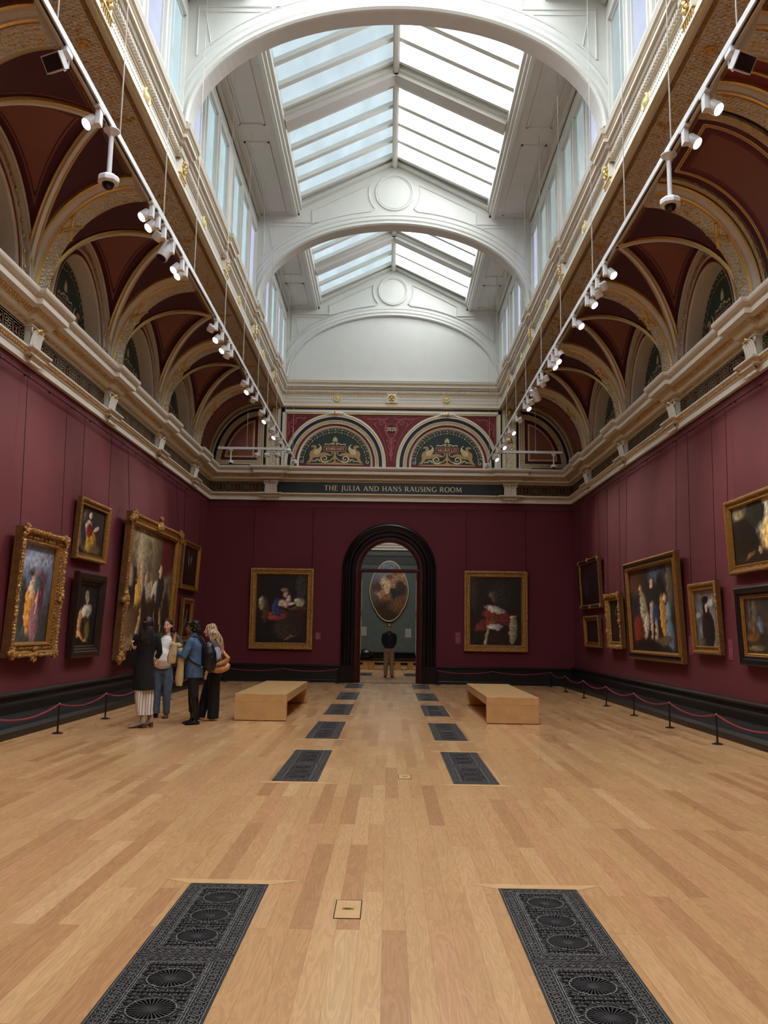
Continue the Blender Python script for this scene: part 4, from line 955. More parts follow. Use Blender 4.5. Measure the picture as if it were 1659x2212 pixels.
for i, (gy, gl) in enumerate(GR):
    for sd in (-1, 1):
        if i == 5: c = g1 if sd < 0 else copy_tree(g1)
        elif i == 0 and sd < 0: c = g0
        else: c = copy_tree(g0)
        c.location = (sd * 1.001, gy, .0005); c['label'] = 'black iron floor grate, %s column, %s' % ('left' if sd < 0 else 'right', rown[i])
for sd in (-1, 1):
    c = copy_tree(g1); c.location = (sd * .86, 34.2, .0); c['label'] = 'iron floor grate in the room beyond the doorway, %s of the standing man' % ('left' if sd < 0 else 'right'); c['group'] = 'grates in the room beyond'

# ------------------------------------------------------------------ floor sockets
for (x0, x1, y0, y1, lab) in ((-.285, -.13, 5.175, 5.51, 'wooden floor socket lid with a small brass catch between the nearest grates'), (.148, .289, 9.9, 10.2, 'small wooden floor socket lid between the second pair of floor grates')):
    o = empty('floor_socket', ((x0 + x1) / 2, (y0 + y1) / 2, .001), label=lab, cat='floor socket'); w, l = (x1 - x0) / 2, (y1 - y0) / 2
    m = MB(); m.box(-w, w, -l, l, 0, .002, OAKB); m.build('lid', o)
    m = MB()
    for sx in (-1, 1): m.box(sx * w - .003, sx * w + .003, -l, l, 0, .003, BLK)
    m.box(-w, w, l - .002, l + .002, 0, .0028, BLK); m.box(-w, w, -l - .002, -l + .002, 0, .0028, BLK); m.build('gap', o)
    m = MB(); m.box(-w * .45, w * .45, -.015, .02, 0, .004, BRASS); m.box(-w * .3, w * .2, -.01, .0, 0, .005, BLK); m.build('catch', o)

# ------------------------------------------------------------------ benches
def bench(x0, x1, y0, y1, label):
    o = empty('gallery_bench', ((x0 + x1) / 2, (y0 + y1) / 2, 0), label=label, cat='bench', group='pale oak gallery benches'); w, l = (x1 - x0) / 2, (y1 - y0) / 2
    m = MB(); m.bevbox(-w, w, -l, l, .335, .485, OAK, .004); m.build('seat', o)
    for s in (-1, 1):
        m = MB(); a, b = (s * l, s * (l - .12)); m.bevbox(-w, w, min(a, b), max(a, b), .012, .3345, OAK, .003); m.build('leg', o)
        m = MB(); m.box(-w + .01, w - .01, min(a, b) + .01, max(a, b) - .01, 0, .012, BLK); m.build('foot_strip', o)
bench(-2.78, -1.835, 15.77, 19.8, 'pale oak block bench on the left half of the floor')
bench(1.83, 2.785, 15.9, 19.95, 'pale oak block bench on the right half of the floor')

# ------------------------------------------------------------------ paintings
FG = ornament('carved_gilt_frame', (206, 154, 72), (120, 80, 34), 30.0, metal=.8, rough=.35, lo=.1, hi=.5)
FGB = ornament('bright_carved_gilt_frame', (236, 190, 104), (150, 104, 48), 24.0, metal=.85, rough=.3, lo=.1, hi=.5)
FGP = plain('smooth_gilt_frame', (178, 130, 62), .36, .75, var=.15, scale=20, bump=.15)
FDK = plain('dark_walnut_frame', (44, 28, 22), .38, var=.2, scale=20)
FBL = plain('ebonised_frame', (26, 25, 25), .28, var=.2)
FSD = plain('frame_side', (116, 80, 38), .55, .3, var=.2)
mpt, t, b = nodes('oil_paint'); at = N(t, 'ShaderNodeAttribute', attribute_name='paint'); t.links.new(at.outputs['Color'], b.inputs['Base Color']); b.inputs['Roughness'].default_value = .42
OIL = mpt
def fbm(x, y, s): return noise.fractal(Vector((x * 4 + s, y * 4 + s * 1.7, s)), .9, 2.1, 4)
def canvas(w, h, base, blobs, seed, parent, y=-.03, res=90, shape=None):
    nx = max(20, int(res * min(1, w / h))); nz = max(20, int(res * min(1.2, h / w)))
    vs = []; cols = []
    for i in range(nz + 1):
        for j in range(nx + 1):
            u, v = j / nx, i / nz; x, z = (u - .5) * w, v * h
            vs.append((x, y, z)); n = fbm(u * w, v * h, seed); n2 = fbm(u * w * 3.1, v * h * 3.1, seed + 9)
            c0, c1 = base; k = min(1, max(0, v + .25 * n)); c = [c0[q] * (1 - k) + c1[q] * k for q in range(3)]
            c = [q * (1 + .35 * n) for q in c]
            for (bx, by, rx, ry, rot, col, soft) in blobs:
                dx, dy = (u - bx + .025 * n2) , (v - by + .025 * n); ca, sa = math.cos(rot), math.sin(rot)
                a, bb = (dx * ca + dy * sa) / rx, (-dx * sa + dy * ca) / ry; d = math.sqrt(a * a + bb * bb)
                m_ = min(1, max(0, (1 - d) / soft + .5))
                if m_ > 0:
                    sh = 1 + .45 * n2 - .25 * a; c = [c[q] * (1 - m_) + col[q] * sh * m_ for q in range(3)]
            cols.append(lin([min(255, max(0, q)) for q in c]))
    me = bpy.data.meshes.new('canvas'); me.from_pydata(vs, [], [(i * (nx + 1) + j, i * (nx + 1) + j + 1, (i + 1) * (nx + 1) + j + 1, (i + 1) * (nx + 1) + j) for i in range(nz) for j in range(nx)])
    me.materials.append(OIL); a = me.color_attributes.new('paint', 'FLOAT_COLOR', 'POINT'); a.data.foreach_set('color', [q for c in cols for q in c]); me.update()
    o = bpy.data.objects.new('canvas', me); COL.objects.link(o); o.parent = parent; return o
def framed(w, h, prof, mats, parent, name='frame', smooth=False):
    m = MB()
    cor = [(-w / 2, 0), (w / 2, 0), (w / 2, h), (-w / 2, h)]; sg = [(1, 1), (-1, 1), (-1, -1), (1, -1)]
    for q in range(len(prof) - 1):
        vs = []
        for d, c in (prof[q], prof[q + 1]): vs += [(cor[i][0] + sg[i][0] * d, -c, cor[i][1] + sg[i][1] * d) for i in range(4)]
        m.add(vs, [(i, (i + 1) % 4, 4 + (i + 1) % 4, 4 + i) for i in range(4)], mats[q])
    m.add([(-w / 2, 0, 0), (w / 2, 0, 0), (w / 2, 0, h), (-w / 2, 0, h)], [(0, 1, 2, 3)], FSD)
    return m
def bumps(m, w, h, d, c, step, r, mat, jit=.3):
    rnd = random.Random(int(w * 1000 + h * 77)); per = [(-w / 2 + d, d, w / 2 - d, d), (w / 2 - d, d, w / 2 - d, h - d), (w / 2 - d, h - d, -w / 2 + d, h - d), (-w / 2 + d, h - d, -w / 2 + d, d)]
    for x0, z0, x1, z1 in per:
        L = math.hypot(x1 - x0, z1 - z0); k = max(1, int(L / step))
        for i in range(k):
            t = (i + .5) / k; rr = r * (1 + jit * (rnd.random() - .5) * 2)
            m.ball((x0 + (x1 - x0) * t, -c, z0 + (z1 - z0) * t), rr, mat, 6, 4, (1, .7, 1))
def cartouche(m, x, z, c, r, mat, seed=1):
    rnd = random.Random(seed)
    for i in range(11):
        a = rnd.random() * 2 * PI; d = r * (.25 + .75 * rnd.random()); m.ball((x + d * math.cos(a), -c - .01, z + d * math.sin(a) * .9), r * (.2 + .18 * rnd.random()), mat, 6, 4)
    m.ball((x, -c - .02, z), r * .4, mat, 8, 5)
def painting(name, wall, s0, s1, z0, z1, style, base, blobs, label, seed, tilt=.046, chains=True):
    w, h = abs(s1 - s0), z1 - z0; mid = (s0 + s1) / 2
    if wall == 'L': loc_, rz = (-XW + .01, mid, z0), PI / 2
    elif wall == 'R': loc_, rz = (XW - .01, mid, z0), -PI / 2
    else: loc_, rz = (mid, YE - .01, z0), 0
    h = h / math.cos(tilt)
    o = empty(name, loc_, 0, label, 'painting'); o.rotation_euler = (tilt, 0, rz)
    fw = {'rococo': .24, 'carved': .14, 'walnut': .22, 'big': .27, 'slim': .15, 'twist': .17, 'bright': .17, 'dark': .13, 'salon': .22, 'ebony': .2, 'tray': .21}[style]
    if style == 'rococo': pr = [(0, 0), (0, .13), (.03, .15), (.07, .15), (.10, .10), (.17, .09), (.19, .11), (.205, .11), (.24, .04)]; ms = [FSD, FG, FG, FG, FGP, FG, FG, FGP]
    elif style == 'walnut': pr = [(0, 0), (0, .11), (.02, .12), (.10, .12), (.12, .10), (.15, .10), (.17, .06), (.20, .06), (.22, .04)]; ms = [FDK] * 8
    elif style == 'big': pr = [(0, 0), (0, .14), (.03, .16), (.06, .16), (.08, .13), (.18, .12), (.20, .14), (.22, .14), (.25, .07), (.27, .04)]; ms = [FSD, FG, FGP, FGP, FGP, FG, FG, FGP, FG]
    elif style == 'tray': pr = [(0, 0), (0, .10), (.02, .12), (.05, .12), (.09, .09), (.13, .09), (.14, .12), (.17, .12), (.19, .06), (.21, .04)]; ms = [FSD, FGP, FGP, FBL, FBL, FGP, FGP, FGP, FG]
    elif style == 'ebony': pr = [(0, 0), (0, .10), (.03, .12), (.09, .11), (.11, .08), (.15, .08), (.16, .06), (.18, .06), (.2, .04)]; ms = [FBL, FBL, FBL, FBL, FBL, FGP, FGP, FGP]
    elif style == 'dark': pr = [(0, 0), (0, .09), (.03, .11), (.06, .09), (.09, .09), (.11, .06), (.13, .04)]; ms = [FSD, GOLDD, FBL, FBL, GOLDD, FGP]
    elif style == 'bright': pr = [(0, 0), (0, .12), (.03, .14), (.07, .13), (.09, .09), (.13, .08), (.15, .1), (.17, .04)]; ms = [FSD, FGB, FGB, FGB, FG, FGB, FGB]
    elif style == 'salon': pr = [(0, 0), (0, .10), (.02, .12), (.06, .12), (.08, .09), (.15, .08), (.17, .10), (.19, .09), (.22, .04)]; ms = [FSD, FGB, FGB, FGP, FGB, FGB, FGB, FGP]
    else: pr = [(0, 0), (0, .09), (.02, .11), (.05, .11), (.07, .07), (.11, .07), (.12, .08), (.135, .08), (fw, .04)]; ms = [FSD, FG, FG, FGP, FG, FGP, FGP, FGP]
    m = framed(w, h, pr, ms, o)
    if style == 'rococo':
        bumps(m, w, h, .03, .15, .055, .032, FGB, .6); bumps(m, w, h, .14, .10, .06, .03, FG, .5)
        for x, z in ((-w / 2 + .06, .06), (w / 2 - .06, .06), (-w / 2 + .06, h - .06), (w / 2 - .06, h - .06), (w / 2 - .04, h / 2), (0, .04)): cartouche(m, x, z, .14, .12, FGB, int(x * 99 + z * 7))
    if style == 'big':
        bumps(m, w, h, .03, .155, .075, .026, FGB, .1); bumps(m, w, h, .255, .07, .06, .014, FGB, .1)
        for x, z in ((-w / 2 + .12, .12), (w / 2 - .12, .12), (-w / 2 + .12, h - .12), (w / 2 - .12, h - .12), (0, h - .04), (-w / 2 + .08, h * .42)): cartouche(m, x, z, .14, .2, FGB, int(x * 99 + z * 7))
    if style == 'bright':
        bumps(m, w, h, .03, .13, .06, .036, FGB, .7)
        for x, z in ((-w / 2 + .06, .06), (w / 2 - .06, .06), (-w / 2 + .06, h - .06), (w / 2 - .06, h - .06), (0, h - .03), (w / 2 - .05, h / 2)): cartouche(m, x, z, .12, .1, FGB, int(x * 99 + z * 7))
    if style == 'twist': bumps(m, w, h, .04, .10, .07, .035, FG, .15)
    if style == 'carved': bumps(m, w, h, .035, .105, .05, .018, FGB, .3)
    if style == 'dark':
        for x, z in ((-w / 2 + .06, .06), (w / 2 - .06, .06), (-w / 2 + .06, h - .06), (w / 2 - .06, h - .06), (0, h - .04), (0, .04)): cartouche(m, x, z, .09, .07, GOLDD, 5)
    if style in ('salon', 'tray'): bumps(m, w, h, fw - .04, .09, .035, .009, FGB, .1)
    m.build('frame', o)
    cv = canvas(w - 2 * fw + .02, h - 2 * fw + .02, base, blobs, seed, o); cv.location = (0, 0, fw - .01)
    if chains:
        for sx in (-1, 1):
            m = MB(); zt = (5.67 - z0); ca, sa = math.cos(tilt), math.sin(tilt)
            # local point for a world offset (dy towards the room, dz up) on the tilted panel
            def L(dx, out, up): return (dx, -(out * ca - 0) * 1.0 * 1 + up * sa * 1.0 if False else (-out * ca + up * sa), out * sa + up * ca)
            P = [L(sx * (w / 2 - .06), .04 + h * sa, h * ca - .03), L(sx * (w / 2 - .06), .075, zt)]
            m.tube(P, .0055, BLK, 4); m.ball(P[1], .02, BLK, 6, 4); m.build('hanging_chain', o)
    return o
SKIN = (214, 176, 148)
painting('gilt_framed_painting', 'L', 13.23, 15.05, 1.15, 3.22, 'rococo', ((64, 66, 66), (118, 130, 160)),
    [(.5, .15, .8, .3, 0, (72, 74, 74), .6), (.75, .36, .4, .06, 0, (80, 84, 88), .4), (.18, .38, .13, .26, .1, (62, 62, 60), .4), (.62, .45, .16, .3, -.15, (116, 62, 80), .25), (.42, .34, .16, .26, .05, (214, 146, 66), .25), (.58, .22, .14, .22, .2, (152, 108, 120), .3), (.44, .56, .10, .1, 0, (214, 176, 150), .3), (.58, .6, .1, .08, .3, (70, 92, 92), .3), (.43, .71, .055, .06, 0, SKIN, .3), (.40, .735, .07, .05, .4, (54, 36, 32), .4), (.60, .42, .03, .14, -.1, SKIN, .3), (.86, .88, .07, .08, .5, (206, 178, 160), .5), (.6, .86, .5, .1, .1, (142, 148, 168), .9)],
    'tall painting of a figure in orange and pink under blue sky, wide rococo gilt frame', 3)
painting('gilt_framed_painting', 'L', 15.86, 17.56, 2.93, 4.12, 'carved', ((36, 30, 28), (44, 36, 40)),
    [(.42, .3, .3, .24, 0, (186, 142, 52), .4), (.7, .14, .22, .1, 0, (96, 78, 46), .6), (.38, .56, .14, .16, 0, (196, 178, 160), .3), (.42, .5, .12, .14, .2, (120, 34, 34), .3), (.42, .82, .06, .07, 0, SKIN, .3), (.2, .4, .1, .3, .2, (46, 48, 54), .5), (.68, .58, .12, .05, .5, (204, 186, 166), .4), (.2, .78, .05, .14, -.4, (96, 84, 72), .7)],
    'painting of a seated figure in yellow and white, hung above the narrow dark-framed one', 11)
painting('walnut_framed_painting', 'L', 15.89, 17.45, 1.07, 2.69, 'walnut', ((16, 13, 12), (30, 27, 26)),
    [(.5, .56, .26, .12, .1, (206, 200, 186), .35), (.55, .44, .1, .16, .3, (170, 160, 140), .4), (.5, .76, .08, .08, 0, (170, 140, 108), .3), (.46, .82, .1, .06, .3, (140, 134, 120), .4), (.22, .36, .1, .24, -.1, (200, 146, 96), .3), (.42, .14, .26, .06, -.3, (206, 150, 100), .3), (.5, .3, .2, .18, 0, (46, 26, 16), .5), (.62, .26, .12, .16, .4, (110, 92, 52), .5)],
    'painting of a bent pale figure on black, in a broad dark walnut frame', 23, chains=False)
painting('gilt_framed_painting', 'L', 18.57, 23.09, .93, 4.22, 'big', ((62, 50, 38), (140, 126, 100)),
    [(.85, .86, .24, .2, .4, (84, 26, 26), .3), (.3, .8, .1, .3, 0, (160, 146, 118), .7), (.62, .75, .1, .4, 0, (104, 90, 66), .6), (.15, .45, .12, .26, .1, (44, 36, 32), .4), (.28, .42, .07, .18, .1, (206, 158, 78), .3), (.32, .6, .03, .16, .2, (190, 160, 130), .3), (.5, .42, .13, .14, 0, (168, 156, 134), .3), (.62, .46, .07, .14, -.3, (206, 196, 170), .3), (.75, .5, .09, .16, 0, (46, 40, 40), .3), (.72, .68, .03, .06, 0, SKIN, .3), (.5, .22, .3, .18, 0, (54, 36, 24), .4), (.2, .14, .14, .2, .2, (110, 84, 56), .5), (.1, .6, .05, .1, .2, (176, 150, 128), .4), (.42, .58, .04, .07, 0, (170, 140, 116), .4), (.86, .4, .05, .14, 0, (120, 104, 84), .4), (.33, .16, .03, .2, -.2, (190, 158, 120), .4), (.66, .2, .02, .18, .2, (196, 168, 128), .4), (.4, .36, .05, .14, .1, (50, 38, 32), .4), (.58, .3, .06, .16, -.2, (58, 42, 32), .4), (.9, .3, .08, .2, 0, (44, 34, 28), .4), (.08, .32, .03, .14, 0, (150, 122, 92), .4), (.8, .24, .02, .12, .3, (180, 150, 112), .4), (.54, .56, .03, .04, 0, (190, 156, 126), .4), (.24, .66, .03, .05, 0, (176, 140, 110), .4), (.5, .04, .6, .06, 0, (134, 116, 88), .6)],
    'very large crowded figure painting with carved gilt frame behind the standing group', 31)
painting('gilt_framed_painting', 'L', 24.0, 26.1, 2.77, 4.17, 'slim', ((20, 12, 12), (26, 15, 15)),
    [(.45, .6, .05, .2, .2, (132, 104, 84), .5), (.6, .66, .05, .14, -.3, (150, 120, 96), .5), (.68, .4, .03, .14, 0, (120, 92, 72), .5), (.38, .84, .04, .06, 0, (110, 84, 64), .5), (.5, .3, .3, .2, 0, (34, 16, 14), .8)],
    'dark painting in a slim gilt frame, highest one near the far left corner', 41)
painting('gilt_framed_painting', 'L', 24.25, 25.45, 1.25, 2.52, 'twist', ((20, 13, 12), (24, 14, 14)),
    [(.45, .36, .14, .26, -.3, (112, 80, 56), .5), (.62, .6, .05, .2, .1, (150, 120, 96), .4), (.66, .8, .05, .06, 0, (140, 108, 84), .4)],
    'narrow dark painting with leafy gilt frame, low near far left corner', 43, chains=False)
painting('gilt_framed_painting', 'E', -4.5, -2.45, 1.03, 3.63, 'salon', ((24, 17, 14), (28, 22, 20)),
    [(.62, .26, .26, .2, .4, (52, 44, 30), .4), (.42, .4, .22, .07, .1, (150, 60, 58), .3), (.42, .52, .1, .13, .2, (48, 66, 110), .3), (.52, .58, .09, .06, 0, (206, 178, 150), .3), (.62, .6, .05, .1, -.5, SKIN, .3), (.58, .72, .045, .05, 0, SKIN, .3), (.56, .77, .07, .04, 0, (128, 104, 86), .3), (.18, .48, .08, .18, 0, (92, 62, 44), .5), (.1, .58, .06, .1, 0, (176, 164, 140), .3), (.86, .6, .1, .08, 0, (186, 176, 148), .25), (.72, .58, .09, .02, .1, (206, 198, 176), .3), (.84, .5, .22, .03, 0, (96, 64, 40), .3), (.88, .3, .14, .2, 0, (46, 28, 18), .4), (.9, .85, .12, .2, 0, (60, 54, 46), .5), (.7, .08, .14, .02, .3, (120, 90, 66), .5)],
    'dark painting of a reader in blue and red, gilt frame, left of the doorway', 53, tilt=.02)
painting('gilt_framed_painting', 'E', 2.44, 4.49, 1.05, 3.64, 'salon', ((26, 18, 15), (34, 30, 26)),
    [(.08, .8, .08, .3, 0, (62, 50, 38), .4), (.5, .58, .3, .03, 0, (54, 42, 32), .5), (.5, .44, .26, .12, -.15, (122, 46, 42), .3), (.28, .3, .2, .08, .3, (120, 48, 42), .3), (.72, .38, .14, .09, -.3, (112, 40, 40), .3), (.5, .52, .2, .05, -.2, (206, 198, 180), .35), (.44, .36, .12, .05, .3, (136, 78, 36), .4), (.48, .27, .16, .04, 0, (216, 210, 196), .4), (.48, .68, .06, .06, 0, (140, 108, 84), .3), (.46, .74, .09, .05, 0, (176, 162, 130), .3), (.32, .12, .03, .14, -.25, (196, 166, 136), .3), (.84, .22, .085, .2, -.06, (156, 146, 118), .12), (.84, .42, .08, .02, 0, SKIN, .3), (.55, .1, .2, .1, 0, (44, 30, 24), .5), (.7, .75, .3, .18, 0, (44, 40, 34), .9)],
    'painting of a robed figure in red with a stone slab, right of the doorway', 59, tilt=.02)
painting('dark_framed_painting', 'R', 26.24, 23.72, 2.40, 3.85, 'dark', ((28, 15, 18), (34, 22, 24)),
    [(.3, .5, .14, .26, 0, (58, 48, 48), .8), (.25, .35, .08, .1, 0, (72, 60, 58), .7)], 'almost black painting in a dark frame, upper one by the far right corner', 61)
painting('gilt_framed_painting', 'R', 25.71, 23.91, 1.28, 2.19, 'slim', ((24, 13, 14), (30, 17, 18)), [(.5, .35, .3, .2, 0, (40, 22, 20), .8)], 'small dark painting in a plain gilt frame, lowest by far right corner', 67, chains=False)
painting('bright_gilt_framed_painting', 'R', 22.91, 21.56, 1.31, 2.71, 'bright', ((24, 13, 14), (32, 18, 18)), [(.5, .3, .22, .3, 0, (44, 20, 20), .6), (.5, .7, .07, .08, 0, (110, 76, 60), .5)],
    'narrow dark portrait in a glittering carved gilt frame on the right wall', 71)
painting('gilt_framed_painting', 'R', 20.96, 17.17, 1.09, 3.38, 'tray', ((44, 36, 30), (50, 50, 54)),
    [(.2, .85, .2, .16, .2, (84, 56, 34), .6), (.6, .85, .16, .16, 0, (84, 96, 110), .5), (.86, .8, .06, .3, 0, (100, 88, 70), .4), (.5, .66, .12, .2, 0, (46, 42, 40), .4), (.68, .66, .09, .24, 0, (34, 30, 30), .3), (.3, .5, .08, .22, .1, (170, 162, 130), .3), (.33, .28, .06, .18, -.3, (206, 198, 170), .35), (.24, .74, .03, .05, 0, SKIN, .3), (.5, .5, .05, .1, .3, (190, 160, 134), .3), (.56, .42, .07, .16, 0, (44, 66, 110), .3), (.7, .4, .06, .26, .05, (198, 148, 60), .25), (.8, .46, .05, .12, 0, (130, 146, 160), .3), (.82, .2, .07, .18, .1, (110, 130, 150), .3), (.46, .34, .03, .2, 0, (206, 172, 146), .3), (.55, .22, .03, .18, 0, (200, 164, 138), .3), (.16, .24, .12, .2, 0, (130, 50, 36), .4), (.62, .12, .26, .05, .1, (116, 100, 80), .5), (.5, .8, .04, .05, 0, SKIN, .3), (.75, .62, .03, .05, 0, SKIN, .3), (.3, .05, .3, .1, 0, (30, 20, 18), .4)],
    'large painting of many standing figures in a stepped gilt frame, right wall', 73)
painting('gilt_framed_painting', 'R', 16.62, 15.24, 1.32, 2.65, 'slim', ((110, 118, 124), (124, 116, 112)),
    [(.55, .3, .28, .34, -.06, (42, 26, 30), .12), (.5, .64, .15, .18, 0, (34, 24, 26), .2), (.52, .68, .055, .08, 0, (206, 176, 156), .3), (.48, .82, .14, .07, .2, (30, 20, 22), .2), (.75, .76, .2, .07, .2, (180, 180, 178), .7), (.14, .55, .14, .05, 0, (170, 172, 172), .7), (.26, .08, .17, .08, 0, (96, 80, 62), .15)],
    'portrait of a standing figure in a long dark cloak before a cloudy sky', 79)
painting('gilt_framed_painting', 'R', 14.69, 12.2, 2.70, 3.97, 'slim', ((40, 30, 22), (130, 134, 130)),
    [(.8, .75, .4, .4, 0, (190, 184, 160), .7), (.66, .4, .16, .3, 0, (214, 176, 112), .5), (.18, .35, .26, .55, 0, (34, 27, 20), .3), (.42, .82, .16, .24, 0, (40, 38, 28), .3), (.14, .86, .1, .1, .4, (150, 136, 100), .6), (.85, .9, .2, .14, 0, (50, 52, 40), .4), (.5, .06, .6, .14, 0, (44, 32, 24), .4), (.46, .2, .03, .06, 0, (180, 140, 110), .4), (.3, .15, .1, .03, .6, (120, 86, 50), .5)],
    'landscape with dark trees and glowing sky, high at the right edge of the picture', 83)
painting('ebony_framed_painting', 'R', 14.38, 12.1, 1.19, 2.47, 'ebony', ((56, 46, 34), (62, 56, 50)),
    [(.1, .8, .03, .3, 0, (86, 78, 66), .5), (.2, .82, .05, .3, 0, (96, 88, 74), .5), (.22, .5, .16, .14, 0, (96, 74, 56), .6), (.3, .5, .05, .16, .1, (86, 104, 124), .4), (.14, .3, .14, .08, .3, (120, 80, 44), .6), (.2, .1, .16, .05, 0, (120, 104, 76), .6), (.6, .5, .2, .3, 0, (70, 56, 44), .8)],
    'crowded dark painting in a black and gilt frame at the right edge, lower one', 89, chains=False)

# ------------------------------------------------------------------ wall labels
LAB = plain('plum_label_card', (128, 58, 78), .5, var=.04); LABT = plain('label_print', (196, 150, 160), .5, var=.02); LABW = plain('pale_label_card', (170, 174, 170), .5, var=.03)
def wlabel(wall, s, z, w, h, text, mat=LAB, lines=7):
    if wall == 'L': l, rz = (-XW, s, z), PI / 2
    elif wall == 'R': l, rz = (XW, s, z), -PI / 2
    elif wall == 'E': l, rz = (s, YE, z), 0
    else: l, rz = (s, Y2, z), 0
    o = empty('wall_label', l, 0, text, 'label'); o.rotation_euler = (0, 0, rz)
    m = MB(); m.box(-w / 2, w / 2, -.008, 0, 0, h, mat); m.build('card', o)
    m = MB(); rnd = random.Random(int(s * 100))
    for i in range(lines):
        zz = h * (.9 - .8 * i / lines); ww = w * (.8 if i not in (1, lines - 1) else .45) * (.85 + .15 * rnd.random())
        if i != 2: m.box(-w * .42, -w * .42 + ww, -.0095, -.008, zz - .006, zz, LABT if mat is LAB else KEYT)
    m.build('print', o)
wlabel('E', -2.27, 1.345, .17, .23, 'small plum caption card right of the painting left of the doorway')
wlabel('E', 2.25, 1.285, .17, .365, 'tall plum caption card between the doorway and the robed figure painting')
wlabel('R', 17.0, 1.28, .2, .37, 'plum caption card between the large figure group and the cloaked portrait')
wlabel('R', 15.02, 1.24, .2, .37, 'plum caption card on the near side of the cloaked portrait')
wlabel('R', 21.3, 1.27, .2, .36, 'plum caption card between the glittering frame and the large figure group')
wlabel('R', 23.2, 1.15, .2, .5, 'tall plum caption card beside the two paintings by the far right corner')
wlabel('L', 17.72, 1.15, .2, .5, 'plum caption card on the far side of the dark walnut frame')
wlabel('B', -1.25, 1.42, .3, .44, 'pale caption card left of the oval painting in the room beyond', LABW)
wlabel('B', .99, 1.36, .3, .44, 'pale caption card right of the oval painting in the room beyond', LABW)

# ------------------------------------------------------------------ rope barriers
ROPE = plain('crimson_rope', (140, 40, 52), .7, var=.1, scale=60, bump=.3, bscale=200)
def post(x, y, label):
    o = empty('barrier_post', (x, y, 0), label=label, cat='barrier post', group='low black barrier posts')
    m = MB(); m.lathe((0, 0, 0), [(.085, 0), (.085, .008), (.05, .02), (.02, .03)], BLK, 16); m.build('base', o, smooth=True)
    m = MB(); m.cyl((0, 0, .02), (0, 0, .44), .016, .012, BLK, 10); m.build('pole', o, smooth=True)
    m = MB(); m.ball((0, 0, .452), .018, IRON, 10, 6); m.build('cap', o, smooth=True); return o
def rope(a, b, label):
    m = MB(); n = 16; L = math.hypot(b[0] - a[0], b[1] - a[1]); sag = .045 * L; k = .024 / L
    a, b = (a[0] + (b[0] - a[0]) * k, a[1] + (b[1] - a[1]) * k), (b[0] - (b[0] - a[0]) * k, b[1] - (b[1] - a[1]) * k)
    m.tube([(a[0] + (b[0] - a[0]) * i / n, a[1] + (b[1] - a[1]) * i / n, .445 - sag * (1 - (2 * i / n - 1) ** 2)) for i in range(n + 1)], .014, ROPE, 6)
    m.build('barrier_rope', label=label, cat='rope', group='crimson barrier ropes', smooth=True)
RY = [11.2, 13.47, 15.7, 17.95, 20.2, 22.5, 24.8, 27.05]
for sd, nm in ((-1, 'left'), (1, 'right')):
    for i, y in enumerate(RY):
        vis = {0: 'just outside the picture by the %s wall' % nm}
        if i > 0: post(sd * 5.11, y, 'low black barrier post, %s from the viewer along the %s wall' % (ordinal(i - 1), nm))
        if i < 7 and (sd > 0 or i > 0 or True): rope((sd * 5.11, y), (sd * 5.11, RY[i + 1]), 'crimson rope along the %s wall, %s length from the viewer' % (nm, ordinal(i)))
        if i == 0: post(sd * 5.11, y, 'low black barrier post by the %s wall, beside the picture edge' % nm)
EX = [-5.11, -3.3, -1.58]
for sd, nm in ((-1, 'left'), (1, 'right')):
    post(sd * 3.3, 27.05, 'low barrier post halfway along the end wall, %s of the doorway' % nm); post(sd * 1.58, 27.05, 'low barrier post at the %s jamb of the doorway' % nm)
    rope((sd * 5.11, 27.05), (sd * 3.3, 27.05), 'crimson rope from the far %s corner along the end wall' % nm); rope((sd * 3.3, 27.05), (sd * 1.58, 27.05), 'crimson rope ending at the %s side of the doorway' % nm)

# ------------------------------------------------------------------ lighting tracks
TZ = 7.17
def track(p0, p1, wires, label):
    o = empty('lighting_track', ((p0[0] + p1[0]) / 2, (p0[1] + p1[1]) / 2, TZ), label=label, cat='lighting track'); c = Vector(((p0[0] + p1[0]) / 2, (p0[1] + p1[1]) / 2, TZ))
    A, B = Vector((p0[0], p0[1], TZ)) - c, Vector((p1[0], p1[1], TZ)) - c
    m = MB(); m.bar(A, B, .055, .075, TRACKW); m.build('rail', o)
    s = (B - A).normalized().cross(Vector((0, 0, 1)))
    m = MB(); m.bar(A + Vector((0, 0, -.042)), B + Vector((0, 0, -.042)), .02, .01, BLK); m.build('contact_slot', o)
    for x, y, zt in wires:
        m = MB(); P = Vector((x, y, TZ + .03)) - c; m.cyl(P, P + Vector((0, 0, zt - TZ - .03)), .0045, .0045, WIRE, 5); m.cyl(P, P + Vector((0, 0, .9)), .009, .009, WIRE, 6); m.build('suspension_wire', o)
        m = MB(); m.cyl(P + Vector((0, 0, -.01)), P + Vector((0, 0, .03)), .03, .015, WIRE, 8); m.build('wire_clamp', o)
WY = [7.15, 9.0, 10.9, 12.75, 15.25, 17.29, 19.32, 20.9, 22.6, 24.6, 26.6]
track((-3.15, 4.0), (-3.15, 27.0), [(-3.155, y, 12.5) for y in WY], 'long white lighting track hanging along the left side of the hall')
track((3.15, 4.0), (3.15, 27.0), [(3.155, y, 12.5) for y in WY], 'long white lighting track hanging along the right side of the hall')
track((-5.33, 25.55), (-3.18, 25.55), [(-4.45, 25.55, 8.75)], 'short white cross track in front of the far left vault')
track((5.27, 25.55), (3.18, 25.55), [(4.45, 25.55, 8.75)], 'short white cross track in front of the far right vault')

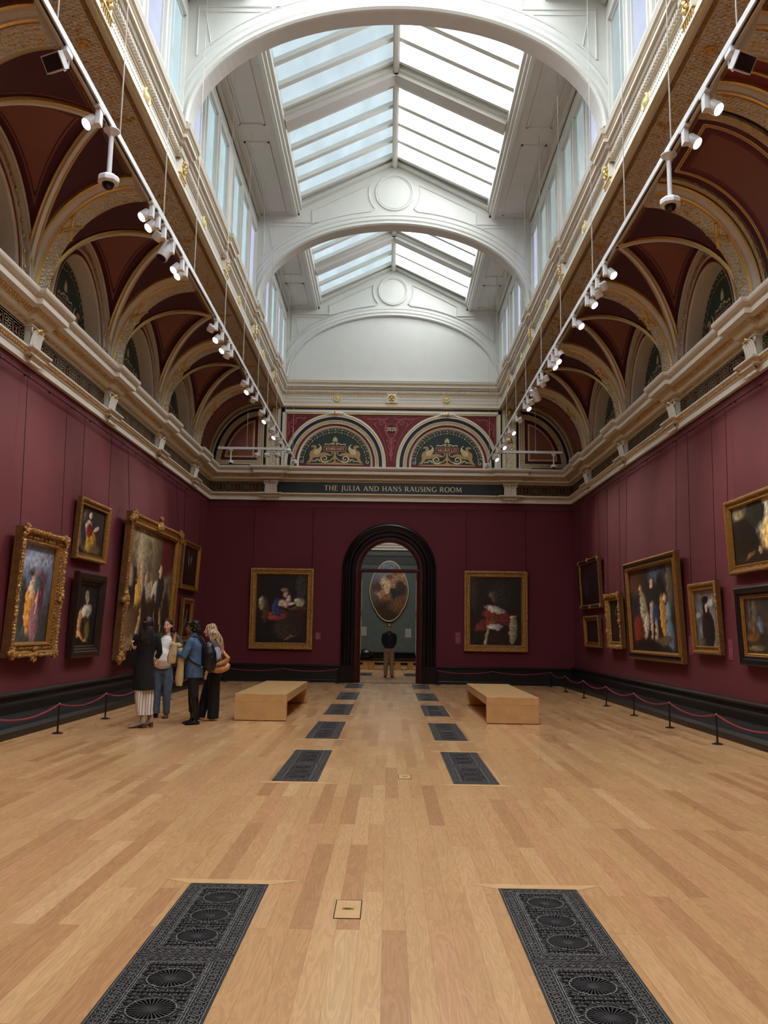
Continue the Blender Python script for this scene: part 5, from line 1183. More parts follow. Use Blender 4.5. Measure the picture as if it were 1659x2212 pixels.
def spot(x, y, d, lit, kind, label, group, power=1.0, glow=True):
    o = empty('track_spotlight', (x, y, TZ - .056), label=label, cat='spotlight', group=group)
    d = Vector(d).normalized(); s = 1 if d.x > 0 else -1
    if kind == 'flood':
        m = MB(); m.box(-.03, .03, -.07, .07, -.05, 0, TRACKW); m.build('adapter', o)
        a = d.cross(Vector((0, 0, 1))).normalized(); b2 = a.cross(d).normalized(); c = Vector((s * .10, -.02, -.14))
        m = MB(); m.obox(c, a * .11, b2 * .08, d * .035, TRACKW); m.build('housing', o)
        m = MB(); m.obox(c + d * .036, a * .098, b2 * .068, d * .003, BLK); m.build('lens', o)
        m = MB(); m.tube([(0, .05, -.04), (0, .06, -.12), (s * .04, .08, -.16), tuple(c)], .008, TRACKW, 5); m.build('cable', o)
        return o
    r, l = (.085, .30) if kind == 'projector' else (.068, .13)
    m = MB(); m.bevbox(-.025, .025, -.045, .045, -.19, 0, TRACKW, .004); m.box(-.03, .03, -.09, .09, -.012, .008, TRACKW); m.build('driver_box', o)
    c = Vector((s * .085, 0, -.15)); a = c - d * l * .5; e = c + d * l * .5
    m = MB(); m.tube([a, a + d * .01, e - d * .008, e], [r * .8, r, r, r * .94], TRACKW, 18, caps=True); m.build('lamp_head', o, smooth=True)
    m = MB(); m.cyl(e + d * .001, e + d * .004, r * .86, r * .86, LENS if lit else BLK, 18); m.build('lens', o)
    m = MB(); m.cyl((0, 0, -.14), (s * .05, 0, -.15), .014, .014, TRACKW, 8); m.build('pivot', o)
    if lit:
        ld = bpy.data.lights.new('spot_beam', 'SPOT'); ld.energy = SPOT * power; ld.spot_size = math.radians(62); ld.spot_blend = .9; ld.color = (1.0, .90, .76); ld.shadow_soft_size = .05
        lo = bpy.data.objects.new('spot_beam', ld); COL.objects.link(lo); lo.parent = o; lo.location = e + d * .02; lo.rotation_euler = d.to_track_quat('-Z', 'Y').to_euler()
    return o
LS = [(7.4, 'flood', 0, None), (8.32, 'spot', 1, (-6, 14.1, 2.2)), (10.35, 'spot', 1, (-6, 14.6, 2.0)), (10.95, 'spot', 0, (-6, 12, 3)), (10.65, 'spot', 1, (-6, 9.5, 2.5)), (11.4, 'projector', 0, (-6, 8.6, 2.0)), (11.98, 'spot', 1, (-6, 15.5, 3.0)), (12.2, 'spot', 1, (-6, 11.0, 2.0)),
      (14.5, 'spot', 0, (-6, 17, 3)), (15.05, 'spot', 1, (-6, 20.0, 2.4)), (15.65, 'spot', 1, (-6, 21.5, 3.0)), (16.0, 'spot', 0, (-6, 18, 2)), (17.9, 'spot', 0, (-6, 20, 2)), (18.5, 'spot', 1, (-6, 20.5, 2.6)), (19.2, 'spot', 0, (-6, 24, 2)), (20.4, 'spot', 0, (-6, 24, 3)), (21.2, 'spot', 1, (-6, 25, 3.4)),
      (22.2, 'spot', 0, (-4, 27.6, 2)), (23.0, 'spot', 1, (-3.6, 27.6, 2.4)), (23.8, 'spot', 0, (-6, 26, 3)), (24.9, 'spot', 0, (-3, 27.6, 3)), (26.5, 'spot', 0, (-2, 27.6, 4))]
RS = [(7.3, 'flood', 0, None), (7.95, 'spot', 1, (6, 13.3, 2.4)), (8.55, 'spot', 1, (6, 14.6, 2.6)), (11.98, 'spot', 1, (6, 15.8, 2.2)), (12.45, 'spot', 0, (6, 15, 2)), (12.76, 'spot', 0, (6, 14, 2)), (13.14, 'spot', 1, (6, 13.0, 2.4)), (14.1, 'spot', 1, (6, 19.0, 2.4)), (15.7, 'spot', 0, (6, 12, 2)), (16.05, 'spot', 1, (6, 18.6, 2.6)), (16.4, 'spot', 1, (6, 20.5, 2.4)),
      (17.25, 'spot', 0, (6, 19, 2)), (17.65, 'spot', 0, (6, 20, 3)), (18.5, 'projector', 0, (6, 21, 2)), (19.1, 'spot', 0, (6, 22, 2)), (19.6, 'spot', 1, (6, 22.5, 2.4)), (20.8, 'spot', 0, (6, 24, 2)), (22.1, 'spot', 1, (6, 25, 2.6)), (23.2, 'spot', 0, (4, 27.6, 2)), (23.9, 'spot', 1, (3.6, 27.6, 2.4)), (24.6, 'spot', 0, (6, 25, 3)), (25.6, 'spot', 1, (1.8, 27.6, 5.0)), (26.7, 'spot', 0, (2, 27.6, 4))]
for sd, nm, lst in ((-1, 'left', LS), (1, 'right', RS)):
    for i, (y, kd, lit, tg) in enumerate(lst):
        d = (sd * .3, -.7, -.6) if tg is None else ((sd * (.5 + .05 * (i % 3)), -.45 - .06 * (i % 2), -.72) if lit else (tg[0] - sd * 3.15, tg[1] - y, tg[2] - 7.0))
        if i == 5 and sd < 0: d = (-.35, -.35, -.9)
        kn = {'flood': 'flat white floodlight with black face', 'spot': 'lit white spotlight' if lit else 'unlit white spotlight', 'projector': 'larger white cylindrical projector lamp'}[kd]
        spot(sd * 3.15, y, d, bool(lit), kd, '%s on the %s track, %s fitting counted from the viewer' % (kn, nm, ordinal(i)), 'fittings on the %s lighting track' % nm)
for i, x in enumerate((-4.05, -3.75, -3.42)):
    spot(x, 25.55, (-.05, .6, -.8), False, 'spot', 'small spotlight under the short left cross track, %s from left' % ordinal(i), 'fittings on the short left cross track')

def dome_camera(x, y, L, sc, label):
    o = empty('security_camera', (x, y, TZ - .048), label=label, cat='security camera', group='dome security cameras')
    m = MB(); m.lathe((0, 0, 0), [(.09 * sc, 0), (.09 * sc, -.012), (.05 * sc, -.04), (.038 * sc, -.07), (.03 * sc, -.075)], TRACKW, 20); m.build('mounting_flange', o, smooth=True)
    m = MB(); m.cyl((0, 0, -.05), (0, 0, -L), .027 * sc, .027 * sc, TRACKW, 12); m.build('drop_pole', o, smooth=True)
    m = MB(); m.lathe((0, 0, -L), [(.03 * sc, .03), (.10 * sc, .01), (.12 * sc, -.02), (.12 * sc, -.06 * sc), (.10 * sc, -.075 * sc)], TRACKW, 8); m.build('housing', o)
    m = MB(); m.ball((0, 0, -L - .075 * sc), .068 * sc, BLK, 14, 8); m.build('dome', o, smooth=True)
dome_camera(-3.15, 8.72, .56, 1.0, 'white dome security camera on a drop pole under the left track')
dome_camera(3.15, 9.08, .55, 1.0, 'white dome security camera on a drop pole under the right track')
dome_camera(-4.93, 25.55, .36, .8, 'small dome security camera hanging from the short left cross track')
dome_camera(5.0, 25.55, .36, .8, 'small dome security camera hanging from the short right cross track')

# ------------------------------------------------------------------ the room beyond: oval painting, bench, bag
def oval(k=1.0, n=64):
    pts = []
    for i in range(n):
        t = 2 * PI * i / n; x = math.sin(t); z = math.cos(t)
        wd = .99 * (1 - .16 * max(0, -z) ** 1.5 - .10 * max(0, z) ** 1.2); hx = wd * x * k
        if z > .82: hx *= .98
        hx *= 1 - .12 * math.exp(-((z - .74) / .07) ** 2) - .05 * math.exp(-((z + .66) / .06) ** 2)
        pts.append((hx, 3.66 + z * 1.53 * k))
    return pts
o = empty('oval_painting', (0, Y2 - .06, 0), label='large oval-shaped painting on the grey-green wall seen through the doorway', cat='painting'); lc = lambda a, b, c: (a, -c, b)
m = MB(); P, Q = oval(1.0), oval(.965); nn = len(P)
m.add([lc(a, b, 0) for a, b in P] + [lc(a, b, .06) for a, b in P] + [lc(a, b, .07) for a, b in Q] + [lc(a, b, .03) for a, b in Q], [(i + r * nn, (i + 1) % nn + r * nn, (i + 1) % nn + (r + 1) * nn, i + (r + 1) * nn) for r in range(3) for i in range(nn)], PALEG); m.build('frame', o, smooth=True)
bl = [(.5, .9, .5, .22, 0, (128, 138, 156), .6), (.7, .68, .4, .14, .2, (176, 138, 100), .6), (.4, .58, .14, .14, .3, (226, 194, 152), .4), (.3, .5, .22, .1, -.4, (214, 182, 160), .35), (.2, .56, .14, .08, 0, (90, 62, 46), .5), (.62, .5, .11, .06, .2, (64, 42, 34), .35), (.8, .55, .14, .12, -.4, (66, 46, 34), .4), (.7, .44, .14, .06, 0, (44, 44, 50), .4), (.34, .42, .1, .1, .3, (190, 136, 106), .4), (.45, .36, .12, .1, 0, (150, 96, 62), .4), (.5, .14, .5, .2, 0, (64, 46, 26), .5), (.8, .3, .3, .12, .2, (120, 84, 52), .6), (.68, .82, .1, .06, .5, (150, 100, 72), .4), (.5, .72, .08, .04, 0, (120, 80, 60), .5)]
# canvas trimmed to the oval: fan of rings with painted vertices
def col_at(u, v):
    n = fbm(u * 2, v * 3, 97); n2 = fbm(u * 6, v * 9, 98); c = [70 + 60 * v, 60 + 66 * v, 50 + 84 * v]
    for (bx, by, rx, ry, rot, cc, soft) in bl:
        dx, dy = u - bx + .04 * n2, v - by + .04 * n; ca, sa = math.cos(rot), math.sin(rot); a, b2 = (dx * ca + dy * sa) / rx, (-dx * sa + dy * ca) / ry
        mm = min(1, max(0, (1 - math.sqrt(a * a + b2 * b2)) / soft + .5)); c = [c[q] * (1 - mm) + cc[q] * (1 + .4 * n2) * mm for q in range(3)]
    return lin([min(255, max(0, q)) for q in c])
vs = []; cs = []; R_ = 26
for r in range(R_ + 1):
    for a, b2 in Q:
        k = r / R_; x, z = a * k, 3.66 + (b2 - 3.66) * k; vs.append((x, -.035, z)); cs.append(col_at(.5 + x / 2, (z - 2.13) / 3.06))
me = bpy.data.meshes.new('canvas'); me.from_pydata(vs, [], [(r * nn + i, r * nn + (i + 1) % nn, (r + 1) * nn + (i + 1) % nn, (r + 1) * nn + i) for r in range(R_) for i in range(nn)]); me.materials.append(OIL)
a = me.color_attributes.new('paint', 'FLOAT_COLOR', 'POINT'); a.data.foreach_set('color', [q for c in cs for q in c]); co = bpy.data.objects.new('canvas', me); COL.objects.link(co); co.parent = o
LEATHER = plain('black_leather', (16, 16, 17), .35, var=.2, scale=30, bump=.2)
o = empty('curved_bench', (0, 37.6, 0), label='low bench with black seat and oak legs behind the standing man', cat='bench')
m = MB(); pts = [(-2.3 + 3.7 * i / 20, .0) for i in range(21)]
def bow(x): return .35 * ((x + .45) / 1.85) ** 2
for z0, z1, mt, gr in ((.37, .45, LEATHER, 0), (.30, .37, OAK, -.03)):
    rs = [[(x, bow(x) - .32 - gr, z0), (x, bow(x) + .32 + gr, z0), (x, bow(x) + .32 + gr, z1), (x, bow(x) - .32 - gr, z1)] for x, _ in pts]; m.rings(rs, mt)
m.build('seat', o)
for x in (-2.0, -.98, -.72, .42, .98): mm = MB(); mm.box(x - .12, x + .12, bow(x) - .28, bow(x) + .28, 0, .30, OAK); mm.build('leg', o)
m = MB(); m.rings([[(-1.0 + .34 * q[0] * s, .05 + .2 * q[1] * s, z) for q in [(math.cos(PI * i / 6), math.sin(PI * i / 6)) for i in range(12)]] for s, z in ((.9, .452), (1.05, .55), (1.0, .68), (.7, .80), (.3, .84))], BLK)
m.tube([(-1.2, .0, .8), (-1.0, -.05, .9), (-.85, .0, .78)], .015, BLK, 6)
o = m.build('black_bag', smooth=True, label='black bag lying on the bench beyond the doorway', cat='bag'); o.location = (0, 37.6, 0)

# ================================================================== PEOPLE
SKINM = plain('skin_light', (226, 176, 150), .5, var=.03, scale=30); SKIND = plain('skin_brown', (120, 78, 58), .5, var=.04, scale=30)
LIPS = plain('lips', (160, 74, 72), .4, var=.02); EYEM = plain('eye', (44, 32, 28), .25, var=.02); EYEW = plain('eye_white', (226, 220, 214), .3, var=.01)
BROWH = plain('brown_hair', (50, 35, 28), .8, var=.3, scale=60, bump=.4, bscale=90); BLKH = plain('black_hair', (20, 16, 16), .45, var=.3, scale=60, bump=.4, bscale=90); DARKH = plain('dark_long_hair', (30, 20, 20), .35, var=.5, scale=40, bump=.4, bscale=80)
def streaks(name, a, b_, sc=(60, 60, 3), rough=.45):
    m, t, b = nodes(name); tc = N(t, 'ShaderNodeTexCoord'); mp = N(t, 'ShaderNodeMapping'); mp.inputs['Scale'].default_value = sc; nz = N(t, 'ShaderNodeTexNoise'); nz.inputs['Scale'].default_value = 1.0
    t.links.new(tc.outputs['Object'], mp.inputs['Vector']); t.links.new(mp.outputs[0], nz.inputs['Vector']); rp = N(t, 'ShaderNodeValToRGB'); rp.color_ramp.elements[0].position = .4; rp.color_ramp.elements[1].position = .6
    rp.color_ramp.elements[0].color = lin(a); rp.color_ramp.elements[1].color = lin(b_); t.links.new(nz.outputs['Fac'], rp.inputs['Fac']); t.links.new(rp.outputs['Color'], b.inputs['Base Color']); b.inputs['Roughness'].default_value = rough; return m
def stripes(name, a, b_, freq, axis=0, duty=.62):
    m, t, b = nodes(name); tc = N(t, 'ShaderNodeTexCoord'); sp = N(t, 'ShaderNodeSeparateXYZ'); t.links.new(tc.outputs['Object'], sp.inputs[0])
    ml = N(t, 'ShaderNodeMath', operation='MULTIPLY'); ml.inputs[1].default_value = freq; fr = N(t, 'ShaderNodeMath', operation='FRACT'); gt = N(t, 'ShaderNodeMath', operation='GREATER_THAN'); gt.inputs[1].default_value = duty
    t.links.new(sp.outputs[axis], ml.inputs[0]); t.links.new(ml.outputs[0], fr.inputs[0]); t.links.new(fr.outputs[0], gt.inputs[0]); mx = N(t, 'ShaderNodeMixRGB'); mx.inputs['Color1'].default_value = lin(a); mx.inputs['Color2'].default_value = lin(b_)
    t.links.new(gt.outputs[0], mx.inputs['Fac']); t.links.new(mx.outputs[0], b.inputs['Base Color']); b.inputs['Roughness'].default_value = .75; return m
BLOND = streaks('blond_streaked_hair', (120, 88, 58), (214, 184, 140))
COAT = plain('black_wool', (13, 13, 15), .85, var=.3, scale=40); CULOT = stripes('striped_cotton', (226, 216, 204), (96, 84, 80), 26, 0, .80)
BOOTT = plain('taupe_suede', (166, 152, 134), .7, var=.06); HEELM = plain('stacked_heel', (96, 56, 40), .45, var=.1)
BLAZER = plain('olive_grey_wool', (78, 70, 60), .8, var=.2, scale=80); WTOP = plain('white_ribbed_cotton', (236, 230, 224), .7, var=.02); JEANS = plain('blue_denim', (84, 98, 118), .8, var=.16, scale=12, bump=.3)
DENIM = plain('mid_blue_denim', (70, 100, 134), .75, var=.22, scale=9, bump=.5, bscale=22); BROWNL = plain('brown_leather', (110, 62, 38), .35, var=.15); TROUB = plain('black_trousers', (12, 12, 13), .8, var=.2)
BEIGE = plain('beige_raincoat', (196, 172, 122), .7, var=.08, bump=.5, bscale=14); TANL = plain('tan_leather', (200, 136, 82), .4, var=.08, scale=8); SHIRTS = stripes('blue_striped_shirt', (200, 206, 222), (66, 72, 104), 42, 0, .62)
TAUPEK = plain('taupe_knit', (98, 88, 78), .8, var=.15); NAVY = plain('navy_pullover', (32, 40, 48), .8, var=.15); CHINO = plain('khaki_cotton', (168, 144, 112), .75, var=.06); BLKB = plain('black_boot_leather', (14, 13, 13), .18, var=.2)
def organic(mb, name, parent, vox=.011, it=4, smooth=True):
    o = mb.build(name, parent, smooth=True)
    r = o.modifiers.new('merge', 'REMESH'); r.mode = 'VOXEL'; r.voxel_size = vox; r.use_smooth_shade = True
    s = o.modifiers.new('soften', 'SMOOTH'); s.iterations = it; s.factor = .5
    return o
def T(m, pts, rad, mat, n=12): m.tube([tuple(p) for p in pts], [r if isinstance(r, tuple) else (r, r) for r in rad], mat, n)
def hand(m, w, d, up, mat, s=1.0, curl=.6, thumb=1):
    """palm and five separate bent fingers; w wrist point, d direction of the hand, up the back of the hand"""
    w, d, up = Vector(w), Vector(d).normalized(), Vector(up); sd = d.cross(up).normalized(); up = sd.cross(d).normalized()
    m.tube([w - d * .02 * s, w + d * .02 * s, w + d * .06 * s, w + d * .085 * s], [(.024 * s, .02 * s), (.03 * s, .018 * s), (.036 * s, .015 * s), (.034 * s, .012 * s)], mat, 10, up=up)
    for i, (off, ln) in enumerate(((-.028, .062), (-.0095, .075), (.0095, .078), (.028, .07))):
        b = w + d * .078 * s + sd * off * s; pts = [b - d * .02 * s, b]; a = 0; p = b
        for k in range(3): a += curl * .9; st = ln * s * (.42, .33, .25)[k]; p = p + (d * math.cos(a) - up * math.sin(a)) * st; pts.append(p)
        m.tube(pts, [.0085 * s, .009 * s, .0085 * s, .008 * s, .0065 * s], mat, 7)
    b = w + d * .03 * s + sd * thumb * .028 * s; m.tube([b - sd * thumb * .012 * s, b + (sd * thumb * .022 + d * .02) * s, b + (sd * thumb * .03 + d * .045) * s - up * .012 * s, b + (sd * thumb * .022 + d * .065) * s - up * .022 * s], [.012 * s, .011 * s, .0095 * s, .007 * s], mat, 7)
def head(m, c, f, mat, s=1.0, tilt=0.0):
    """skull, jaw, nose and ears; c centre, f facing direction (horizontal), tilt raises the face"""
    c = Vector(c); f = Vector(f).normalized(); r = f.cross(Vector((0, 0, 1))).normalized(); u = r.cross(f).normalized()
    ct, st = math.cos(tilt), math.sin(tilt); f2 = f * ct + u * st; u = u * ct - f * st; f = f2
    def P(a, b, h): return c + (r * a + f * b + u * h) * s
    def ell(cc, ra, rb, rh, n=14, k=8):
        rs = []
        for i in range(1, k):
            t = PI * i / k; rs.append([P(cc[0] + ra * math.sin(t) * math.cos(2 * PI * j / n), cc[1] + rb * math.sin(t) * math.sin(2 * PI * j / n), cc[2] - rh * math.cos(t)) for j in range(n)])
        m.rings(rs, mat)
    ell((0, -.008, .025), .075, .092, .098); ell((0, .028, -.045), .055, .058, .075); ell((0, .066, -.092), .026, .024, .026)
    ell((-.036, .06, -.03), .022, .02, .03); ell((.036, .06, -.03), .022, .02, .03)
    m.tube([P(0, .078, .02), P(0, .094, -.012), P(0, .108, -.035), P(0, .086, -.048)], [.008 * s, .010 * s, .014 * s, .010 * s], mat, 8)
    for sg in (-1, 1): m.tube([P(sg * .073, -.01, .02), P(sg * .083, -.015, .01), P(sg * .08, -.008, -.02), P(sg * .072, 0, -.035)], [.008 * s, .012 * s, .011 * s, .006 * s], mat, 7)
    return P
def face(P, parent, s=1.0, lips=LIPS, glasses=False, smile=True):
    m = MB()
    for sg in (-1, 1):
        q = P(sg * .031, .082, .008); m.ball(q, .0115 * s, EYEW, 8, 5, (1.3, .6, .6)); q = P(sg * .031, .091, .008); m.ball(q, .007 * s, EYEM, 8, 5)
        m.tube([P(sg * .014, .092, .030), P(sg * .032, .092, .037), P(sg * .05, .078, .031)], .0042 * s, BROWH, 5)
    m.tube([P(-.022, .085, -.066), P(0, .094, -.068), P(.022, .085, -.066)], [.003 * s, .007 * s, .003 * s], lips, 6)
    if smile: m.tube([P(-.014, .092, -.066), P(.014, .092, -.066)], .003 * s, EYEW, 5)
    if glasses:
        for sg in (-1, 1): m.tube([P(sg * .032 + .024 * math.cos(t * PI / 6), .098, .006 + .018 * math.sin(t * PI / 6)) for t in range(12)], .0026, BLK, 4, loop=True); m.tube([P(sg * .056, .096, .01), P(sg * .078, 0, .012)], .0026, BLK, 4)
    return m.build('face_features', parent, smooth=True)
def shoe(m, heel, toe, mat, sole=None, h=.07, w=.042, heelh=0.0):
    heel, toe = Vector(heel), Vector(toe); d = (toe - heel); L = d.length; d.normalize()
    up = Vector((0, 0, 1)); pt = [heel + d * .0, heel + d * L * .15, heel + d * L * .45, heel + d * L * .75, heel + d * L * .97]
    hh = [h * .75, h, h * .72, h * .5, h * .32]; ww = [w * .6, w * .82, w * .85, w, w * .55]; lift = [heelh, heelh, heelh * .45, 0, 0]
    m.tube([p + up * (hh[i] * .5 + lift[i] + .004) for i, p in enumerate(pt)], [(ww[i], hh[i] * .5) for i in range(5)], mat, 12, up=up)
    if sole: m.tube([p + up * (.006 + lift[i]) for i, p in enumerate(pt)], [(ww[i] * 1.02, .006) for i in range(5)], sole, 10, up=up)
def body_core(m, pelvis, chest, neck, headc, shoulders, arms, legs, mat, k=1.0):
    """continuous figure inside the clothes: torso, neck, arms, legs meeting at the joints"""
    pv, ch, nk, hc = map(Vector, (pelvis, chest, neck, headc))
    T(m, [pv - Vector((0, 0, .08)), pv, pv.lerp(ch, .45), ch, ch.lerp(nk, .6), nk - Vector((0, 0, .01))], [(.12 * k, .085 * k), (.145 * k, .1 * k), (.115 * k, .085 * k), (.14 * k, .095 * k), (.10 * k, .07 * k), (.05 * k, .05 * k)], mat, 14)
    T(m, [nk - Vector((0, 0, .05)), nk + Vector((0, 0, .03)), hc - Vector((0, 0, .05))], [.058 * k, .048 * k, .05 * k], mat)
    for s_, e, w in arms:
        s_, e, w = map(Vector, (s_, e, w)); T(m, [s_.lerp(ch, .35), s_, s_.lerp(e, .5), e, e.lerp(w, .4), w], [.045 * k, .05 * k, .042 * k, .036 * k, .035 * k, .024 * k], mat)
    for h_, kn, an in legs:
        h_, kn, an = map(Vector, (h_, kn, an)); T(m, [h_ + Vector((0, 0, .06)), h_, h_.lerp(kn, .5), kn, kn.lerp(an, .35), an], [.07 * k, .075 * k, .06 * k, .044 * k, .042 * k, .032 * k], mat)
def sleeve(m, pts, rad, mat): T(m, pts, rad, mat, 14)
V = Vector

# --- woman in the long black coat, seen from behind ---------------------------------------------------------
o = empty('person', (-4.04, 14.38, 0), label='person in a long black coat and striped cropped trousers, seen from behind', cat='person', group=None)
m = MB(); hc = (.085, .0, 1.715)
body_core(m, (.0, 0, .98), (.06, 0, 1.36), (.075, 0, 1.55), hc, None, [((-.09, 0, 1.50), (-.15, .05, 1.26), (-.15, -.05, 1.32)), ((.19, .02, 1.49), (.235, .06, 1.26), (.205, .10, 1.12))], [((-.06, 0, .92), (-.05, .02, .50), (-.01, .02, .12)), ((.04, .05, .92), (.055, .08, .50), (.085, .13, .12))], SKINM)
P = head(m, hc, (.45, .9, 0), SKINM); hand(m, (-.15, -.06, 1.32), (-.12, -.25, .4), (-.6, -.4, -.1), SKINM, 1.0, .75, -1); hand(m, (.20, .10, 1.12), (-.1, .1, -1), (.9, 0, 0), SKINM, 1.0, .5, 1)
organic(m, 'body', o, .009, 3); face(P, o)
m = MB()
T(m, [(.0, .03, .625), (.0, .02, .80), (.005, .01, 1.0), (.035, 0, 1.20), (.05, 0, 1.36), (.06, 0, 1.47), (.07, 0, 1.55), (.075, 0, 1.59)], [(.192, .17), (.18, .155), (.155, .135), (.128, .11), (.16, .12), (.175, .11), (.12, .085), (.07, .06)], COAT, 22)
sleeve(m, [(-.06, 0, 1.52), (-.11, .01, 1.47), (-.15, .06, 1.34), (-.17, .06, 1.25), (-.16, -.02, 1.29)], [.06, .068, .062, .06, .045], COAT)
sleeve(m, [(.19, 0, 1.52), (.225, .02, 1.47), (.25, .04, 1.34), (.255, .07, 1.24), (.20, .10, 1.15)], [.06, .065, .056, .052, .045], COAT)
c = organic(m, 'coat', o, .012, 3)
m = MB(); T(m, [(.035, 0, 1.185), (.036, 0, 1.215)], [(.13, .118), (.13, .118)], COAT, 22); m.build('belt', c, smooth=True)
m = MB()
for x0, y0 in ((-.045, -.02), (.07, .06)):
    T(m, [(x0 * .8, y0, .75), (x0, y0, .5), (x0 * .9 + .005, y0, .35), (x0 * .85 + .012, y0, .215)], [(.085, .09), (.088, .1), (.078, .105), (.066, .1)], CULOT, 20)
m.build('striped_trousers', o, smooth=True)
m = MB()
for hx, hy, tx, ty in ((.0, -.01, -.235, -.05), (.09, .12, -.12, .10)):
    T(m, [(hx, hy, .26), (hx, hy, .16), (hx - .01, hy, .10)], [.052, .047, .05], BOOTT); shoe(m, (hx + .035, hy, 0), (tx, ty, 0), BOOTT, HEELM, .085, .044, .05)
b_ = m.build('ankle_boots', o, smooth=True)
for hx, hy in ((.01, -.01), (.10, .12)): mm = MB(); mm.tube([(hx, hy, .001), (hx - .005, hy, .075)], [(.034, .028), (.042, .034)], HEELM, 10, up=(0, 1, 0)); mm.build('block_heel', b_, smooth=True)
m = MB(); T(m, [(.085, -.01, 1.835), (.085, -.015, 1.80), (.085, -.02, 1.74), (.08, -.03, 1.66), (.08, -.055, 1.58), (.09, -.085, 1.50), (.11, -.105, 1.42), (.125, -.1, 1.36)], [(.03, .04), (.075, .08), (.095, .1), (.098, .09), (.10, .07), (.10, .05), (.075, .035), (.03, .02)], DARKH, 16)
for i in range(9): x = .0 + .022 * i; T(m, [(x, -.09, 1.66), (x + .005 * math.sin(i), -.11, 1.56), (x + .02 * math.sin(i * 2.1), -.125, 1.46), (x + .025, -.115, 1.40 - .02 * (i % 3))], [.014, .018, .017, .006], DARKH, 6)
organic(m, 'long_hair', o, .008, 2)
m = MB(); m.obox((.07, -.118, 1.745), (.028, 0, .0), (0, .008, 0), (.004, 0, .012), BRASS); m.build('hair_clip', o)
bg_ = empty('tote_bag', (-4.04, 14.38, 0), label='black tote bag hanging from the forearm of the person in the black coat', cat='bag')
m = MB(); m.rings([[(-.17 + a * w1, -.02 + b2 * .05, z) for a, b2 in ((-1, -.5), (-.9, -1), (.9, -1), (1, -.5), (1, .5), (.9, 1), (-.9, 1), (-1, .5))] for z, w1 in ((.995, .125), (1.01, .135), (1.14, .12), (1.26, .095), (1.265, .09))], LEATHER); m.build('bag', bg_)
m = MB(); m.tube([(-.24, -.02, 1.25), (-.215, -.02, 1.33), (-.18, -.02, 1.365), (-.14, -.02, 1.33), (-.115, -.02, 1.25)], .008, LEATHER, 6); m.build('handle', bg_, smooth=True)

# --- pregnant woman in white top, blazer and jeans, facing the viewer -----------------------------------------
o = empty('person', (-4.21, 16.05, 0), label='pregnant person in a white top, grey blazer and jeans, facing the viewer', cat='person')
m = MB(); hc = (.15, -.02, 1.69)
body_core(m, (.06, 0, .97), (.13, 0, 1.33), (.145, 0, 1.53), hc, None, [((-.03, 0, 1.47), (-.10, .05, 1.22), (-.04, -.08, 1.05)), ((.32, .0, 1.47), (.40, -.02, 1.24), (.285, -.15, 1.30))], [((-.03, 0, .92), (-.05, -.01, .5), (-.07, .0, .09)), ((.14, .02, .92), (.14, .0, .5), (.12, .02, .09))], SKINM)
P = head(m, hc, (-.05, -1, 0), SKINM, 1.0); hand(m, (.29, -.15, 1.30), (-.15, -.1, .8), (.2, -1, .1), SKINM, 1.0, 1.2, -1); hand(m, (-.04, -.09, 1.05), (.4, -.3, -.8), (-.8, -.4, 0), SKINM, 1.0, .5, 1)
organic(m, 'body', o, .009, 3); face(P, o)
m = MB(); T(m, [(.06, -.03, .955), (.065, -.06, 1.0), (.07, -.09, 1.08), (.085, -.085, 1.16), (.105, -.045, 1.25), (.125, -.03, 1.34), (.135, -.02, 1.43), (.14, -.005, 1.50)], [(.145, .12), (.158, .15), (.165, .165), (.155, .155), (.135, .12), (.14, .115), (.115, .09), (.065, .06)], WTOP, 22); organic(m, 'white_top', o, .011, 3)
m = MB()
T(m, [(.055, .01, .80), (.058, .01, .90), (.06, .0, .975)], [(.165, .11), (.16, .11), (.145, .105)], JEANS, 20)
T(m, [(-.02, 0, .92), (-.035, 0, .7), (-.055, -.01, .5), (-.065, .0, .3), (-.072, .0, .075)], [(.1, .11), (.098, .1), (.082, .088), (.074, .08), (.07, .078)], JEANS, 16); T(m, [(.135, .02, .92), (.145, .02, .7), (.14, 0, .5), (.125, .0, .3), (.118, .02, .075)], [(.1, .11), (.098, .1), (.08, .088), (.07, .08), (.062, .075)], JEANS, 16)
j_ = organic(m, 'jeans', o, .011, 3)
m = MB(); T(m, [(.06, -.005, .955), (.06, -.005, .99)], [(.155, .118), (.152, .116)], BLK, 22); m.build('belt', j_, smooth=True)
m = MB()
T(m, [(.135, .06, .97), (.135, .06, 1.2), (.135, .055, 1.38), (.14, .06, 1.47), (.142, .075, 1.53)], [(.19, .07), (.18, .07), (.20, .075), (.18, .06), (.10, .035)], BLAZER, 20)
for sg, x in ((-1, .135), (1, .145)): T(m, [(x + sg * .18, .0, 1.0), (x + sg * .175, -.03, 1.2), (x + sg * .16, -.05, 1.38), (x + sg * .13, -.02, 1.49), (x + sg * .09, .02, 1.545)], [(.04, .04), (.042, .045), (.042, .045), (.04, .04), (.03, .03)], BLAZER, 12)
sleeve(m, [(-.0, 0, 1.49), (-.045, .01, 1.45), (-.09, .04, 1.33), (-.10, .05, 1.2), (-.06, -.05, 1.09)], [.055, .065, .06, .056, .045], BLAZER)
sleeve(m, [(.28, 0, 1.50), (.335, .0, 1.46), (.385, -.0, 1.34), (.40, -.03, 1.22), (.32, -.13, 1.27)], [.055, .068, .062, .058, .045], BLAZER)
organic(m, 'blazer', o, .011, 3)
m = MB(); shoe(m, (-.06, .06, 0), (-.20, -.06, 0), BROWNL, BLK, .075, .044); shoe(m, (.12, .06, 0), (.115, -.17, 0), BROWNL, BLK, .075, .046); m.build('brown_shoes', o, smooth=True)
